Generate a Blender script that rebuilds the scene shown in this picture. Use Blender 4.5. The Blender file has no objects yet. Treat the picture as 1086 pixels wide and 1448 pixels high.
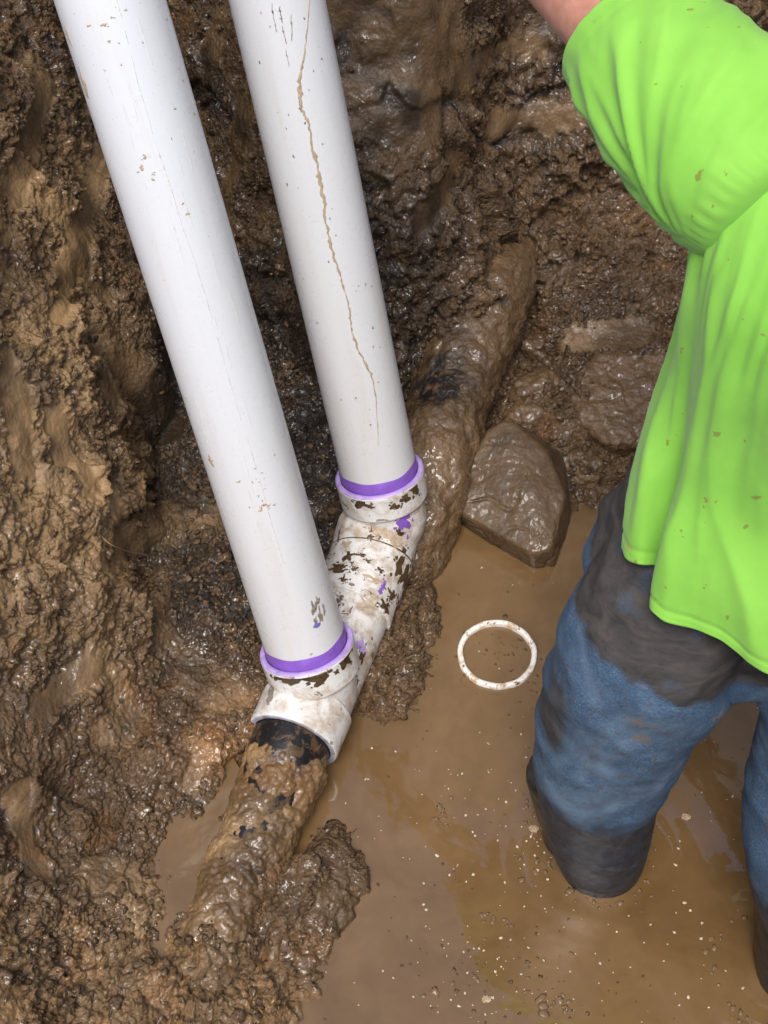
import bpy, bmesh, math
import numpy as np
from mathutils import Vector, Matrix

# ------------------------------------------------------------------ camera, world, sun, exposure
SC = bpy.context.scene
COL = SC.collection
CH, PITCH, FPX, CX, CY = 1.80, math.radians(52), 2000.0, 543.0, 724.0
cam_d = bpy.data.cameras.new('camera'); cam = bpy.data.objects.new('camera', cam_d); COL.objects.link(cam)
cam.location = (0, 0, CH); cam.rotation_euler = (math.pi/2 - PITCH, 0, 0)
cam_d.sensor_fit = 'VERTICAL'; cam_d.sensor_height = 36; cam_d.sensor_width = 27
cam_d.lens = 36*FPX/1448; cam_d.clip_start = .05; cam_d.clip_end = 500
SC.camera = cam

SUN_EL, SUN_AZ = math.radians(63), math.radians(194)     # azimuth clockwise from +y
w = bpy.data.worlds.new('World'); SC.world = w; w.use_nodes = True
nt = w.node_tree; bg = nt.nodes['Background']
sky = nt.nodes.new('ShaderNodeTexSky'); sky.sky_type = 'NISHITA'; sky.sun_disc = False
sky.sun_elevation = SUN_EL; sky.sun_rotation = SUN_AZ; sky.dust_density = 3.0; sky.air_density = 1.0; sky.ozone_density = 1.0
nt.links.new(sky.outputs[0], bg.inputs[0]); bg.inputs[1].default_value = .15
sun_d = bpy.data.lights.new('sun', 'SUN'); sun = bpy.data.objects.new('sun', sun_d); COL.objects.link(sun)
sun_d.energy = 2.2; sun_d.angle = math.radians(28); sun_d.color = (1, .96, .9)
sd = Vector((math.cos(SUN_EL)*math.sin(SUN_AZ), math.cos(SUN_EL)*math.cos(SUN_AZ), math.sin(SUN_EL)))
sun.rotation_euler = sd.to_track_quat('Z', 'Y').to_euler(); sun.location = (0, -3, 6)
SC.view_settings.view_transform = 'Standard'; SC.view_settings.look = 'None'
SC.view_settings.exposure = .38; SC.view_settings.gamma = 1
SC.cycles.use_adaptive_sampling = False; SC.cycles.max_bounces = 6; SC.cycles.use_denoising = True

# ------------------------------------------------------------------ helpers: surveying (photo pixel -> place)
sp, cp = math.sin(PITCH), math.cos(PITCH)
def PD(u, v, D):
    a = (u-CX)/FPX; b = (v-CY)/FPX
    return np.array([a*D, D*(cp-b*sp), CH-D*(sp+b*cp)])
def PZ(u, v, z):
    b = (v-CY)/FPX
    return PD(u, v, (CH-z)/(sp+b*cp))
def ray(u, v):
    d = PD(u, v, 1.0) - np.array([0, 0, CH]); return d/np.linalg.norm(d)

# ------------------------------------------------------------------ helpers: noise
def _hash(ix, iy, iz, seed):
    n = (ix.astype(np.uint32)*np.uint32(374761393) + iy.astype(np.uint32)*np.uint32(668265263)
         + iz.astype(np.uint32)*np.uint32(2246822519) + np.uint32((seed*3266489917) & 0xffffffff))
    n = (n ^ (n >> np.uint32(13)))*np.uint32(1274126177)
    n = (n ^ (n >> np.uint32(15)))*np.uint32(2654435761)
    return n ^ (n >> np.uint32(16))
def noise(p, seed=0):
    p = np.asarray(p, np.float32); i = np.floor(p).astype(np.int32); f = p-i
    u = f*f*f*(f*(f*6-15)+10); out = np.zeros(len(p), np.float32)
    for dx in (0, 1):
        wx = u[:, 0] if dx else 1-u[:, 0]
        for dy in (0, 1):
            wy = u[:, 1] if dy else 1-u[:, 1]
            for dz in (0, 1):
                wz = u[:, 2] if dz else 1-u[:, 2]
                h = _hash(i[:, 0]+dx, i[:, 1]+dy, i[:, 2]+dz, seed)
                gx = (h & np.uint32(1023)).astype(np.float32)/511.5-1
                gy = ((h >> np.uint32(10)) & np.uint32(1023)).astype(np.float32)/511.5-1
                gz = ((h >> np.uint32(20)) & np.uint32(1023)).astype(np.float32)/511.5-1
                out += wx*wy*wz*(gx*(f[:, 0]-dx)+gy*(f[:, 1]-dy)+gz*(f[:, 2]-dz))
    return out*1.3
def fbm(p, octv=4, seed=0, gain=.5):
    p = np.asarray(p, np.float32); o = np.zeros(len(p), np.float32); a = 1.0
    for k in range(octv):
        o += a*noise(p*(2.03**k)+k*17.3, seed+k); a *= gain
    return o
def worley(p, seed=0):
    p = np.asarray(p, np.float32); i = np.floor(p).astype(np.int32); f = p-i
    best = np.full(len(p), 9., np.float32)
    for dx in (-1, 0, 1):
        for dy in (-1, 0, 1):
            for dz in (-1, 0, 1):
                h = _hash(i[:, 0]+dx, i[:, 1]+dy, i[:, 2]+dz, seed)
                ox = (h & np.uint32(1023)).astype(np.float32)/1023+dx-f[:, 0]
                oy = ((h >> np.uint32(10)) & np.uint32(1023)).astype(np.float32)/1023+dy-f[:, 1]
                oz = ((h >> np.uint32(20)) & np.uint32(1023)).astype(np.float32)/1023+dz-f[:, 2]
                best = np.minimum(best, ox*ox+oy*oy+oz*oz)
    return np.sqrt(best)
def facets(p, seed=0):
    """each cell of soil is a broken face with a tilt of its own"""
    p = np.asarray(p, np.float32); i = np.floor(p).astype(np.int32); f = p-i
    best = np.full(len(p), 9., np.float32); out = np.zeros(len(p), np.float32)
    for dx in (-1, 0, 1):
        for dy in (-1, 0, 1):
            for dz in (-1, 0, 1):
                h = _hash(i[:, 0]+dx, i[:, 1]+dy, i[:, 2]+dz, seed); g = _hash(i[:, 0]+dx, i[:, 1]+dy, i[:, 2]+dz, seed+77)
                k = lambda a, s: ((a >> np.uint32(s)) & np.uint32(1023)).astype(np.float32)/1023
                ox, oy, oz = k(h, 0)+dx-f[:, 0], k(h, 10)+dy-f[:, 1], k(h, 20)+dz-f[:, 2]; d2 = ox*ox+oy*oy+oz*oz; m = d2 < best
                best = np.where(m, d2, best); out = np.where(m, ox*(k(g, 0)*2-1)+oy*(k(g, 10)*2-1)+oz*(k(g, 20)*2-1)+.35*(k(h, 5)-.5), out)
    return out
def sstep(a, b, x):
    t = np.clip((x-a)/(b-a), 0, 1); return t*t*(3-2*t)
def smax(a, b, k):
    h = np.clip(.5+.5*(a-b)/k, 0, 1); return b*(1-h)+a*h+k*h*(1-h)
def smin(a, b, k): return -smax(-a, -b, k)
def gauss(p, c, r): return np.exp(-(((p-np.asarray(c))/np.asarray(r))**2).sum(axis=1))

# ------------------------------------------------------------------ helpers: meshes
def make_mesh(name, V, F, mat=None, parent=None, base=None, smooth=True, attrs=None):
    """V (n,3) world coordinates; F list/array of faces; linked as ONE object."""
    V = np.asarray(V, np.float32)
    if base is not None: V = V-np.asarray(base, np.float32)
    me = bpy.data.meshes.new(name)
    if isinstance(F, np.ndarray):
        k = F.shape[1]; me.vertices.add(len(V)); me.vertices.foreach_set('co', V.ravel())
        me.loops.add(F.size); me.loops.foreach_set('vertex_index', F.ravel().astype(np.int32))
        me.polygons.add(len(F)); me.polygons.foreach_set('loop_start', np.arange(0, F.size, k, dtype=np.int32))
        me.update(calc_edges=True); me.validate()
    else:
        me.from_pydata(V.tolist(), [], [list(map(int, f)) for f in F]); me.update()
    if smooth: me.polygons.foreach_set('use_smooth', np.ones(len(me.polygons), bool))
    if attrs:
        for k2, val in attrs.items():
            at = me.attributes.new(k2, 'FLOAT', 'POINT'); at.data.foreach_set('value', np.asarray(val, np.float32))
    if mat: me.materials.append(mat)
    o = bpy.data.objects.new(name, me); COL.objects.link(o)
    if parent is not None: o.parent = parent
    elif base is not None: o.location = Vector([float(c) for c in base])
    return o
def tag(o, label=None, cat=None, group=None, kind=None):
    for k, v in (('label', label), ('category', cat), ('group', group), ('kind', kind)):
        if v: o[k] = v
    return o
def thing(name, base, label, cat, group=None):
    o = bpy.data.objects.new(name, None); COL.objects.link(o); o.empty_display_size = .1
    o.location = Vector([float(c) for c in base]); return tag(o, label, cat, group)
def frames(path):
    path = np.asarray(path, float); T = np.gradient(path, axis=0); T /= np.linalg.norm(T, axis=1)[:, None]
    ref = np.array([0, 0, 1.]) if abs(T[0, 2]) < .8 else np.array([0, 1., 0])
    N = np.zeros_like(T); n = ref-T[0]*ref.dot(T[0]); n /= np.linalg.norm(n); N[0] = n
    for i in range(1, len(path)):
        n = N[i-1]-T[i]*N[i-1].dot(T[i]); N[i] = n/np.linalg.norm(n)
    return path, T, N, np.cross(T, N)
def tube(path, rad, n=32, cap=True):
    P, T, N, B = frames(path); m = len(P); rad = np.broadcast_to(np.asarray(rad, float), (m,))
    th = np.linspace(0, 2*np.pi, n, endpoint=False)
    V = (P[:, None]+rad[:, None, None]*(np.cos(th)[None, :, None]*N[:, None]+np.sin(th)[None, :, None]*B[:, None])).reshape(-1, 3)
    return V, grid_faces(m, n, cap)
def grid_faces(m, n, cap=True):
    F = [(i*n+j, i*n+(j+1) % n, (i+1)*n+(j+1) % n, (i+1)*n+j) for i in range(m-1) for j in range(n)]
    if cap: F += [tuple(range(n-1, -1, -1)), tuple((m-1)*n+j for j in range(n))]
    return F
def resample(pts, m):
    pts = np.asarray(pts, float); d = np.r_[0, np.cumsum(np.linalg.norm(np.diff(pts[:, :3], axis=0), axis=1))]
    t = np.linspace(0, d[-1], m)
    # Catmull-Rom through the points
    out = []
    for s in t:
        k = min(max(np.searchsorted(d, s, side='right')-1, 0), len(pts)-2); x = (s-d[k])/max(d[k+1]-d[k], 1e-9)
        p0, p1, p2, p3 = pts[max(k-1, 0)], pts[k], pts[k+1], pts[min(k+2, len(pts)-1)]
        out.append(.5*((2*p1)+(-p0+p2)*x+(2*p0-5*p1+4*p2-p3)*x*x+(-p0+3*p1-3*p2+p3)*x**3))
    return np.array(out)
def remesh(parts, voxel, smooth_it=6, fac=.5):
    """union of closed lofts -> one continuous surface (verts, faces)"""
    V, F, k = [], [], 0
    for v, f in parts:
        V.append(np.asarray(v)); F += [[i+k for i in q] for q in f]; k += len(v)
    me = bpy.data.meshes.new('tmp'); me.from_pydata(np.vstack(V).tolist(), [], F); me.update()
    o = bpy.data.objects.new('tmp', me); COL.objects.link(o)
    m = o.modifiers.new('r', 'REMESH'); m.mode = 'VOXEL'; m.voxel_size = voxel
    if smooth_it:
        s = o.modifiers.new('s', 'SMOOTH'); s.iterations = smooth_it; s.factor = fac
    return evaluated(o)
def evaluated(o):
    dg = bpy.context.evaluated_depsgraph_get(); dg.update(); ev = o.evaluated_get(dg); em = ev.to_mesh()
    co = np.empty(len(em.vertices)*3, np.float32); em.vertices.foreach_get('co', co)
    no = np.empty(len(em.vertices)*3, np.float32); em.vertex_normals.foreach_get('vector', no)
    F = [tuple(p.vertices) for p in em.polygons]
    ev.to_mesh_clear(); me = o.data; bpy.data.objects.remove(o); bpy.data.meshes.remove(me)
    if all(len(f) == 4 for f in F): F = np.array(F, np.int32)
    return co.reshape(-1, 3), no.reshape(-1, 3), F
class Pile:
    def __init__(s): s.V, s.F, s.n = [], [], 0
    def add(s, V, F):
        V = np.asarray(V); s.V.append(V); s.F += [tuple(int(i)+s.n for i in f) for f in F]; s.n += len(V)
    def build(s, name, mat, parent=None, base=None, smooth=True): return make_mesh(name, np.vstack(s.V), s.F, mat, parent, base, smooth)
RNG = np.random.default_rng(7)

# ------------------------------------------------------------------ helpers: materials
class Mat:
    def __init__(s, name):
        s.m = bpy.data.materials.new(name); s.m.use_nodes = True; s.t = s.m.node_tree
        s.b = s.t.nodes['Principled BSDF']; s.co = s.t.nodes.new('ShaderNodeTexCoord').outputs['Object']
    def node(s, typ, **kw):
        n = s.t.nodes.new(typ)
        for k, v in kw.items():
            if k in n.inputs: s.put(n.inputs[k], v)
            else: setattr(n, k, v)
        return n
    def put(s, sock, v):
        if isinstance(v, bpy.types.NodeSocket): s.t.links.new(v, sock)
        else: sock.default_value = v
    def set(s, **kw):
        for k, v in kw.items(): s.put(s.b.inputs[k.replace('_', ' ')], v)
        return s
    def noise(s, scale, detail=4, rough=.55, dist=0, vec=None):
        return s.node('ShaderNodeTexNoise', Vector=vec or s.co, Scale=scale, Detail=detail, Roughness=rough, Distortion=dist).outputs['Fac']
    def voro(s, scale, feature='F1', vec=None):
        n = s.node('ShaderNodeTexVoronoi', feature=feature); s.put(n.inputs['Vector'], vec or s.co); s.put(n.inputs['Scale'], scale)
        return n.outputs['Distance']
    def scaled(s, sc):
        return s.node('ShaderNodeMapping', Vector=s.co, Scale=sc).outputs[0]
    def ramp(s, fac, stops):
        n = s.node('ShaderNodeValToRGB'); s.put(n.inputs[0], fac); el = n.color_ramp.elements
        while len(el) < len(stops): el.new(.5)
        for e, (p, c) in zip(el, stops):
            e.position = p; e.color = (*c, 1) if isinstance(c, tuple) else (c, c, c, 1)
        return n.outputs[0]
    def mix(s, fac, a, b):
        n = s.node('ShaderNodeMix', data_type='RGBA')
        for i, v in ((0, fac), (6, a), (7, b)):
            s.put(n.inputs[i], (*v, 1) if isinstance(v, tuple) and len(v) == 3 else v)
        return n.outputs[2]
    def math(s, op, a, b=0.0, c=0.0):
        n = s.node('ShaderNodeMath', operation=op); s.put(n.inputs[0], a); s.put(n.inputs[1], b); s.put(n.inputs[2], c); return n.outputs[0]
    def attr(s, name): return s.node('ShaderNodeAttribute', attribute_name=name).outputs['Fac']
    def bump(s, h, strength, dist, normal=None):
        n = s.node('ShaderNodeBump', Strength=strength, Distance=dist); s.put(n.inputs['Height'], h)
        if normal is not None: s.put(n.inputs['Normal'], normal)
        return n.outputs[0]

def mud_material(name, lo, hi, wet=.6, fine=1.0):
    M = Mat(name)
    big = M.noise(9, 5, .6); mid = M.noise(55, 5, .65)
    f = M.math('ADD', M.math('MULTIPLY', big, .55), M.math('MULTIPLY', mid, .45))
    c = M.ramp(f, [(.34, lo), (.5, tuple(.5*(a+b) for a, b in zip(lo, hi))), (.66, hi)])
    c = M.mix(M.ramp(M.noise(260, 3, .6), [(.55, 0.), (.72, .45)]), c, tuple(.45*a for a in lo))
    c = M.mix(M.ramp(M.noise(330, 2, .5), [(.64, 0.), (.74, .5)]), c, tuple(min(1, 1.9*a) for a in hi))
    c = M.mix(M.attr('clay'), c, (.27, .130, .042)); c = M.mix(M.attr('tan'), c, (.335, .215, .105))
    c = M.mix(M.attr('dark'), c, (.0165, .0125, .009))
    r = M.math('ADD', M.ramp(M.noise(38, 4, .6), [(.35, .16), (.65, .50)]), M.math('MULTIPLY', M.attr('dry'), .3))
    h = M.math('ADD', M.math('MULTIPLY', M.noise(190, 5, .62), 1.0), M.math('MULTIPLY', M.voro(150), -.7))
    fs = M.math('SUBTRACT', 1.0, M.math('MULTIPLY', M.attr('soft'), .72)); n = M.bump(h, fine, .0065); M.put(n.node.inputs['Strength'], M.math('MULTIPLY', fs, fine))
    n = M.bump(M.noise(620, 3, .6), .4*fine, .0018, n)
    n2 = M.bump(M.noise(66, 1.4, .5, 1.0), .62*min(1, fine*1.15), .013, M.bump(M.noise(230, 1, .5), .22*fine, .003))
    M.set(Base_Color=c, Roughness=r, Normal=n, IOR=1.42); M.put(M.b.inputs['Coat Weight'], M.math('MULTIPLY', M.ramp(M.noise(19, 4, .65, .5), [(.42, .08), (.62, .8)]), M.math('SUBTRACT', wet, M.math('MULTIPLY', M.attr('dry'), .5*wet))))
    M.b.inputs['Coat Roughness'].default_value = .05; M.b.inputs['Coat IOR'].default_value = 1.75
    M.put(M.b.inputs['Coat Normal'], n2)
    return M.m
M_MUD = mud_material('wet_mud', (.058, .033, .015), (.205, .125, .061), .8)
M_ROCK = mud_material('muddy_rock', (.062, .037, .017), (.135, .082, .038), .55, .25)
M_SLIP = mud_material('slick_mud', (.092, .054, .025), (.180, .112, .055), .9, .45)

# ------------------------------------------------------------------ pit: ground sheet
SHORE = [(425, 1700), (425, 1448), (452, 1390), (468, 1330), (495, 1292), (517, 1250), (500, 1205), (470, 1180), (428, 1180), (425, 1130), (450, 1085),
         (480, 1070), (500, 1015), (545, 1012), (575, 1000), (592, 960), (612, 900), (616, 830), (625, 775), (642, 742),
         (690, 705), (760, 690), (805, 718), (850, 702), (950, 690), (1086, 690), (1500, 700), (1500, 1700)]
SHORE_XY = np.array([PZ(u, v, 0)[:2] for u, v in SHORE])
def poly_sd(x, y, poly):
    """signed distance, positive outside"""
    d = np.full(x.shape, 1e9, np.float32); inside = np.zeros(x.shape, bool); n = len(poly)
    for i in range(n):
        ax, ay = poly[i]; bx, by = poly[(i+1) % n]; ex, ey = bx-ax, by-ay
        t = np.clip(((x-ax)*ex+(y-ay)*ey)/(ex*ex+ey*ey), 0, 1)
        d = np.minimum(d, (x-ax-t*ex)**2+(y-ay-t*ey)**2)
        cr = ((ay > y) != (by > y)) & (x < (bx-ax)*(y-ay)/(by-ay+1e-12)+ax); inside ^= cr
    d = np.sqrt(d); return np.where(inside, -d, d)
PUD = PZ(262, 1200, .045)
FPIPE = np.array([PZ(u, v, z) for u, v, z in ((420, 1030, .05), (405, 1070, .05), (391, 1108, .042), (360, 1185, .032), (327, 1265, .026), (297, 1345, .020), (262, 1435, .0))])
RPIPE = np.array([PZ(u, v, z) for u, v, z in ((550, 860, -.06), (572, 795, -.02), (592, 730, .025), (612, 660, .06), (626, 605, .075), (648, 530, .09), (684, 450, .115), (700, 400, .118), (712, 355, .08), (722, 300, .02))])
def line_d(x, y, L):
    d = np.full(x.shape, 9.)
    for a, b in zip(L[:-1], L[1:]):
        e = b[:2]-a[:2]; t = np.clip(((x-a[0])*e[0]+(y-a[1])*e[1])/e.dot(e), 0, 1); d = np.minimum(d, np.hypot(x-a[0]-t*e[0], y-a[1]-t*e[1]))
    return d
def ground_z(x, y):
    sdw = poly_sd(x, y, SHORE_XY)
    floor = np.where(sdw > 0, .075*np.tanh(sdw*9), np.maximum(1.3*sdw, -.30))
    floor = floor*1.0
    # left wall, with the bank that stands out at y 1.0..1.4 and the recess beyond it
    x0 = np.interp(y, [.3, .5, .65, .8, .95, 1.1, 1.30, 2.2], [.25, .28, .30, .335, .31, .275, .27, .27])
    mL = np.interp(y, [.5, .8, 1.1, 1.35, 1.8], [1.05, 1.15, 1.8, 2.2, 2.2])
    wob = .018*np.sin(y*23)+.012*np.sin(y*51+1)
    L = mL*(-x-x0) - .24*sstep(-.385, -.345, x+wob)*sstep(1.12, 1.30, y)
    # far wall: sliced steep at the left, slumped slope at the right
    wr = sstep(.02, .24, x)
    B1 = 2.4*(y-np.interp(x, [-.46, -.32, -.10], [2.0, 1.86, 1.56]))
    B2 = np.interp(y, [1.2, 1.40, 1.44, 1.62, 1.86, 1.95, 2.4, 3.2], [-.7, -.06, .0, .055, .13, .20, 1.35, 4.6])  # top end lies out of view, raised to keep sky off the water
    B1 = B1
    B = B1*(1-wr)+B2*wr - .02*(1-wr)
    z = smax(smax(L, B, .07), floor, .045)
    z = np.maximum(z, smax(1.25*(.32-y), 1.5*(x-1.0), .1))
    # hollow with the little puddle, and the trench beside the old pipe
    e = ((x-PUD[0])/.046)**2+((y-PUD[1])/.085)**2
    z -= .05*np.exp(-e*1.1)
    dp = line_d(x, y, RPIPE[3:8]); z -= .045*np.exp(-((dp-.07)/.032)**2)*sstep(1.95, 1.80, y)
    q = PZ(440, 1240, .03); z += .012*np.exp(-(((x-q[0])/.05)**2+((y-q[1])/.06)**2))
    df = line_d(x, y, FPIPE[2:6]); z -= .022*np.exp(-((df-.058)/.016)**2)
    q = PZ(960, 540, .08); z -= .02*np.exp(-(((x-q[0])/.08)**2+((y-q[1])/.05)**2))
    rim = 1.12+.06*np.sin(x*1.7+y)+.04*np.sin(y*2.3-x)+3.7*sstep(1.9, 2.9, y)*sstep(9, 5, y)*sstep(7, 4, np.abs(x))  # unseen far rim built up to cut the sky's reflection in the water
    return smin(z, rim, .12)
_gcache = {}
def near_ground(u, v):
    if (u, v) in _gcache: return _gcache[(u, v)]
    d = ray(u, v); o = np.array([0, 0, CH]); best = None
    t = np.linspace(.8, 3.4, 900); P = o+d*t[:, None]; z = ground_z(P[:, 0], P[:, 1]); k = np.argmax(P[:, 2] < z); _gcache[(u, v)] = P[k]; return P[k]
def ax_x():
    a = np.arange(-.62, -.16, .0011); b = np.arange(-.16, .86, .0027); c = np.r_[a, b]
    s = .0011; p = c[0]; pre = []
    while p > -90: s = min(s*1.12, 8); p -= s; pre.append(p)
    s = .0027; p = c[-1]; post = []
    while p < 90: s = min(s*1.12, 8); p += s; post.append(p)
    return np.r_[pre[::-1], c, post]
def ax_y():
    a = np.arange(.50, 1.45, .0024); b = np.arange(1.45, 2.25, .0017); c = np.r_[a, b]
    s = .0024; p = c[0]; pre = []
    while p > -90: s = min(s*1.12, 8); p -= s; pre.append(p)
    s = .0017; p = c[-1]; post = []
    while p < 90: s = min(s*1.12, 8); p += s; post.append(p)
    return np.r_[pre[::-1], c, post]
def mud_relief(p, crumb, lump, soft):
    """metres of relief along the normal. crumb: crumbly soil, lump: wet kneaded lumps, soft: smeared smooth"""
    d = .018*fbm(p*6.5, 3, 3)+.011*fbm(p*17, 3, 9)*(1-.6*soft)
    w1 = worley(p/.026+.35*np.stack([noise(p*40, 5), noise(p*40, 6), noise(p*40, 8)], 1), 11); w2 = worley(p/.0098, 12)
    b1 = np.clip(1-w1*w1*1.5, 0, 1); b2 = np.clip(1-w2*w2*1.5, 0, 1)
    d += crumb*(.009*b1+.0095*b2-.007)
    r = 1-2.2*np.abs(noise(p*48+.6*noise(p*20, 31)[:, None], 21)); r2 = 1-2.2*np.abs(noise(p*105, 22))
    d += lump*(.009*np.clip(r, -.6, 1)+.006*np.clip(r2, -.6, 1)+.008*b1+.003*b2-.008)
    d += (1-.7*soft)*.0026*noise(p*210, 41)
    wp = np.stack([noise(p*26, 51), noise(p*26, 52), noise(p*26, 53)], 1)
    live = sstep(-.02, .03, p[:, 2])
    d += live*(1-.75*soft)*((.030-.014*crumb)*facets(p/np.array([.15, .12, .17])+.16*wp, 55)+.0125*facets(p/.058+.2*wp, 56)*(.35+.65*np.clip(lump+.6*crumb, 0, 1)))
    ck = np.abs(noise(p*10+.5*np.stack([noise(p*22, 61), noise(p*22, 62), noise(p*22, 63)], 1), 64)); d -= (.010*lump+.006*crumb)*sstep(.05, .0, ck)
    return d
SMEARS = [(152, 215, 92, 420, .020), (118, 290, 70, 450, .016), (6, 520, 40, 650, .026), (78, 605, 120, 690, .024), (218, 395, 240, 620, .026), (150, 700, 175, 780, .018), (62, 120, 20, 270, .026), (60, 1000, 130, 950, .02),
          (500, 60, 615, 40, .07), (520, 130, 600, 160, .05), (640, 110, 760, 60, .03), (700, 175, 800, 165, .03), (900, 555, 960, 590, .05), (820, 480, 900, 470, .03), (640, 240, 600, 300, .03), (20, 1120, 60, 1230, .02)]
def build_ground():
    X, Y = ax_x(), ax_y(); nx, ny = len(X), len(Y)
    gx, gy = np.meshgrid(X, Y); x = gx.ravel(); y = gy.ravel()
    z = ground_z(x, y); Z = z.reshape(ny, nx)
    zy, zx = np.gradient(Z, Y, X); N = np.stack([-zx.ravel(), -zy.ravel(), np.ones(x.size)], 1)
    N /= np.linalg.norm(N, axis=1)[:, None]
    P = np.stack([x, y, z], 1)
    inn = (x > -.9) & (x < 1.1) & (y > .35) & (y < 2.6); idx = np.where(inn)[0]; q = P[idx].astype(np.float32); nq = N[idx]
    n1 = noise(q*5.5, 71); n2 = noise(q*9, 72); n3 = fbm(q*14, 3, 73)
    left = sstep(.0, -.22, q[:, 0]-.02)
    right = 1-left
    # the cut, smeared face behind the risers and smeared streaks on the left bank
    slice_ = gauss(q, PZ(560, 90, .62), (.10, .2, .22))
    streak = sstep(.16, .30, noise(np.stack([q[:, 0]*14, q[:, 1]*14+q[:, 2]*3, q[:, 2]*4], 1), 75)+.25*n2)*left
    smear = np.zeros(len(q), np.float32); wv = .35*noise(q*30, 76)+.25*noise(q*75, 77)
    for (u0, v0, u1, v1, r) in SMEARS:
        a, b = near_ground(u0, v0), near_ground(u1, v1); e = b-a; t = np.clip((q-a).dot(e)/e.dot(e), 0, 1)
        dd = np.linalg.norm(q-a-t[:, None]*e, axis=1); smear = np.maximum(smear, sstep(1.25, .75, dd/r+wv))
    soft = np.clip(1.2*slice_+.7*streak+smear+sstep(.25, .5, n2)*right*.7, 0, 1)
    crumb = np.clip(left*(1-soft)*(.75+.5*n1), 0, 1.1)+.35*right*(1-soft)
    lump = np.clip(right*(1-.9*soft)*(.9+.6*n1), 0, 1.2)
    wetz = sstep(-.01, -.05, q[:, 2])
    d = mud_relief(q, crumb, lump, soft)*(1-.8*wetz)
    Q = q+nq*d[:, None]; P[idx] = Q
    at = {k: np.zeros(x.size, np.float32) for k in ('clay', 'tan', 'dark', 'dry', 'soft')}
    def put(k, v): at[k][idx] = np.clip(v, 0, 1)
    bank = gauss(q, near_ground(100, 500), (.14, .22, .24))+.7*gauss(q, near_ground(110, 800), (.10, .14, .14))
    clay = .7*sstep(.10, .42, n3+.3*n1)*left+.35*sstep(.22, .5, n3)*right
    for (u, v, zz, r) in ((330, 1060, .06, .05), (38, 370, .55, .035), (230, 930, .1, .03), (60, 650, .45, .03), (180, 820, .2, .03), (290, 1040, .08, .05), (30, 1420, .2, .03), (440, 1330, .04, .03)):
        clay = clay+.8*gauss(q, near_ground(u, v), (r, r, r*1.4))*(.6+.8*n3)
    put('clay', clay); put('soft', soft)
    put('tan', bank*(1.0+.7*n3)+.45*left*sstep(-.1, .4, n1)+.25*soft)
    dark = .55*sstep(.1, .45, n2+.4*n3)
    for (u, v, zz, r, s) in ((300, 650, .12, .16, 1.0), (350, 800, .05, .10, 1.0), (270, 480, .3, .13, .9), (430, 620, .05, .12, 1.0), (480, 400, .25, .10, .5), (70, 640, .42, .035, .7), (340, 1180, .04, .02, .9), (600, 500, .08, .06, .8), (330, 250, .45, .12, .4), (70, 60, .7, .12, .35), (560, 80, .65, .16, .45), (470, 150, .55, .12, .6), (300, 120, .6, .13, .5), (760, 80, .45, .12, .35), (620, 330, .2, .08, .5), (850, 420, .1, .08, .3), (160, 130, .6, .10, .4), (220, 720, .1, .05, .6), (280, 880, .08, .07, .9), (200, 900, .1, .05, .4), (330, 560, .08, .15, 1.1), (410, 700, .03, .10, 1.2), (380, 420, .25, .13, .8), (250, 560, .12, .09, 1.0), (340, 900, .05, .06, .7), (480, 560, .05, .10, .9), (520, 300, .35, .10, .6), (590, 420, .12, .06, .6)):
        dark = dark+s*gauss(q, near_ground(u, v), (r, r, r*1.2))*(.75+.6*n3)  # black soil, with shade of the recess and pipe hollows put into the colour
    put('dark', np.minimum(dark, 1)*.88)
    put('dry', left*.35*sstep(-.2, .3, n1))
    i = np.arange((ny-1)*(nx-1)); r0 = (i//(nx-1))*nx+i % (nx-1)
    F = np.stack([r0, r0+1, r0+1+nx, r0+nx], 1).astype(np.int32)
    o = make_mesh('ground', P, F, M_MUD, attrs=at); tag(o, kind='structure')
    return Q, crumb, lump, at['dark'][idx], nq
GQ, G_CR, G_LU, G_DK, G_N = build_ground()

# ------------------------------------------------------------------ muddy water
def water_material():
    M = Mat('muddy_water')
    v = M.node('ShaderNodeMapping', Vector=M.co, Scale=(1, 1, 1)).outputs[0]
    f = M.noise(5, 5, .6, 1.2, v); f2 = M.noise(30, 4, .6, .6)
    c = M.ramp(M.math('ADD', M.math('MULTIPLY', f, .7), M.math('MULTIPLY', f2, .3)), [(.36, (.128, .074, .029)), (.62, (.180, .108, .047))])
    n = M.bump(M.noise(14, 2, .5, .3), .10, .01); n = M.bump(M.noise(140, 2, .5), .03, .002, n)
    M.set(Base_Color=c, Roughness=.02, Normal=n, IOR=1.7); return M.m
M_WATER = water_material()
def build_water():
    xs = np.linspace(-.28, 1.15, 240); ys = np.linspace(.15, 1.75, 270); gx, gy = np.meshgrid(xs, ys)
    p = np.stack([gx.ravel(), gy.ravel(), np.zeros(gx.size)], 1)
    p[:, 2] = .0006*noise(p*9, 3)
    for c_, a_ in ((PZ(850, 1212, 0), .0009), (PZ(1100, 1370, 0), .0008)):
        rr = np.hypot(p[:, 0]-c_[0], p[:, 1]-c_[1]); p[:, 2] += a_*np.sin(rr*150)*np.exp(-((rr-.08)/.05)**2)
    n = len(xs); i = np.arange((len(ys)-1)*(n-1)); r0 = (i//(n-1))*n+i % (n-1)
    tag(make_mesh('water', p, np.stack([r0, r0+1, r0+1+n, r0+n], 1), M_WATER), kind='structure')
    th = np.linspace(0, 2*np.pi, 48, endpoint=False)
    V = [(PUD[0], PUD[1], PUD[2])]+[(PUD[0]+.09*math.cos(t), PUD[1]+.17*math.sin(t), PUD[2]) for t in th]
    tag(make_mesh('puddle', V, [(0, 1+k, 1+(k+1) % 48) for k in range(48)], M_WATER), kind='structure')
build_water()

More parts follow.
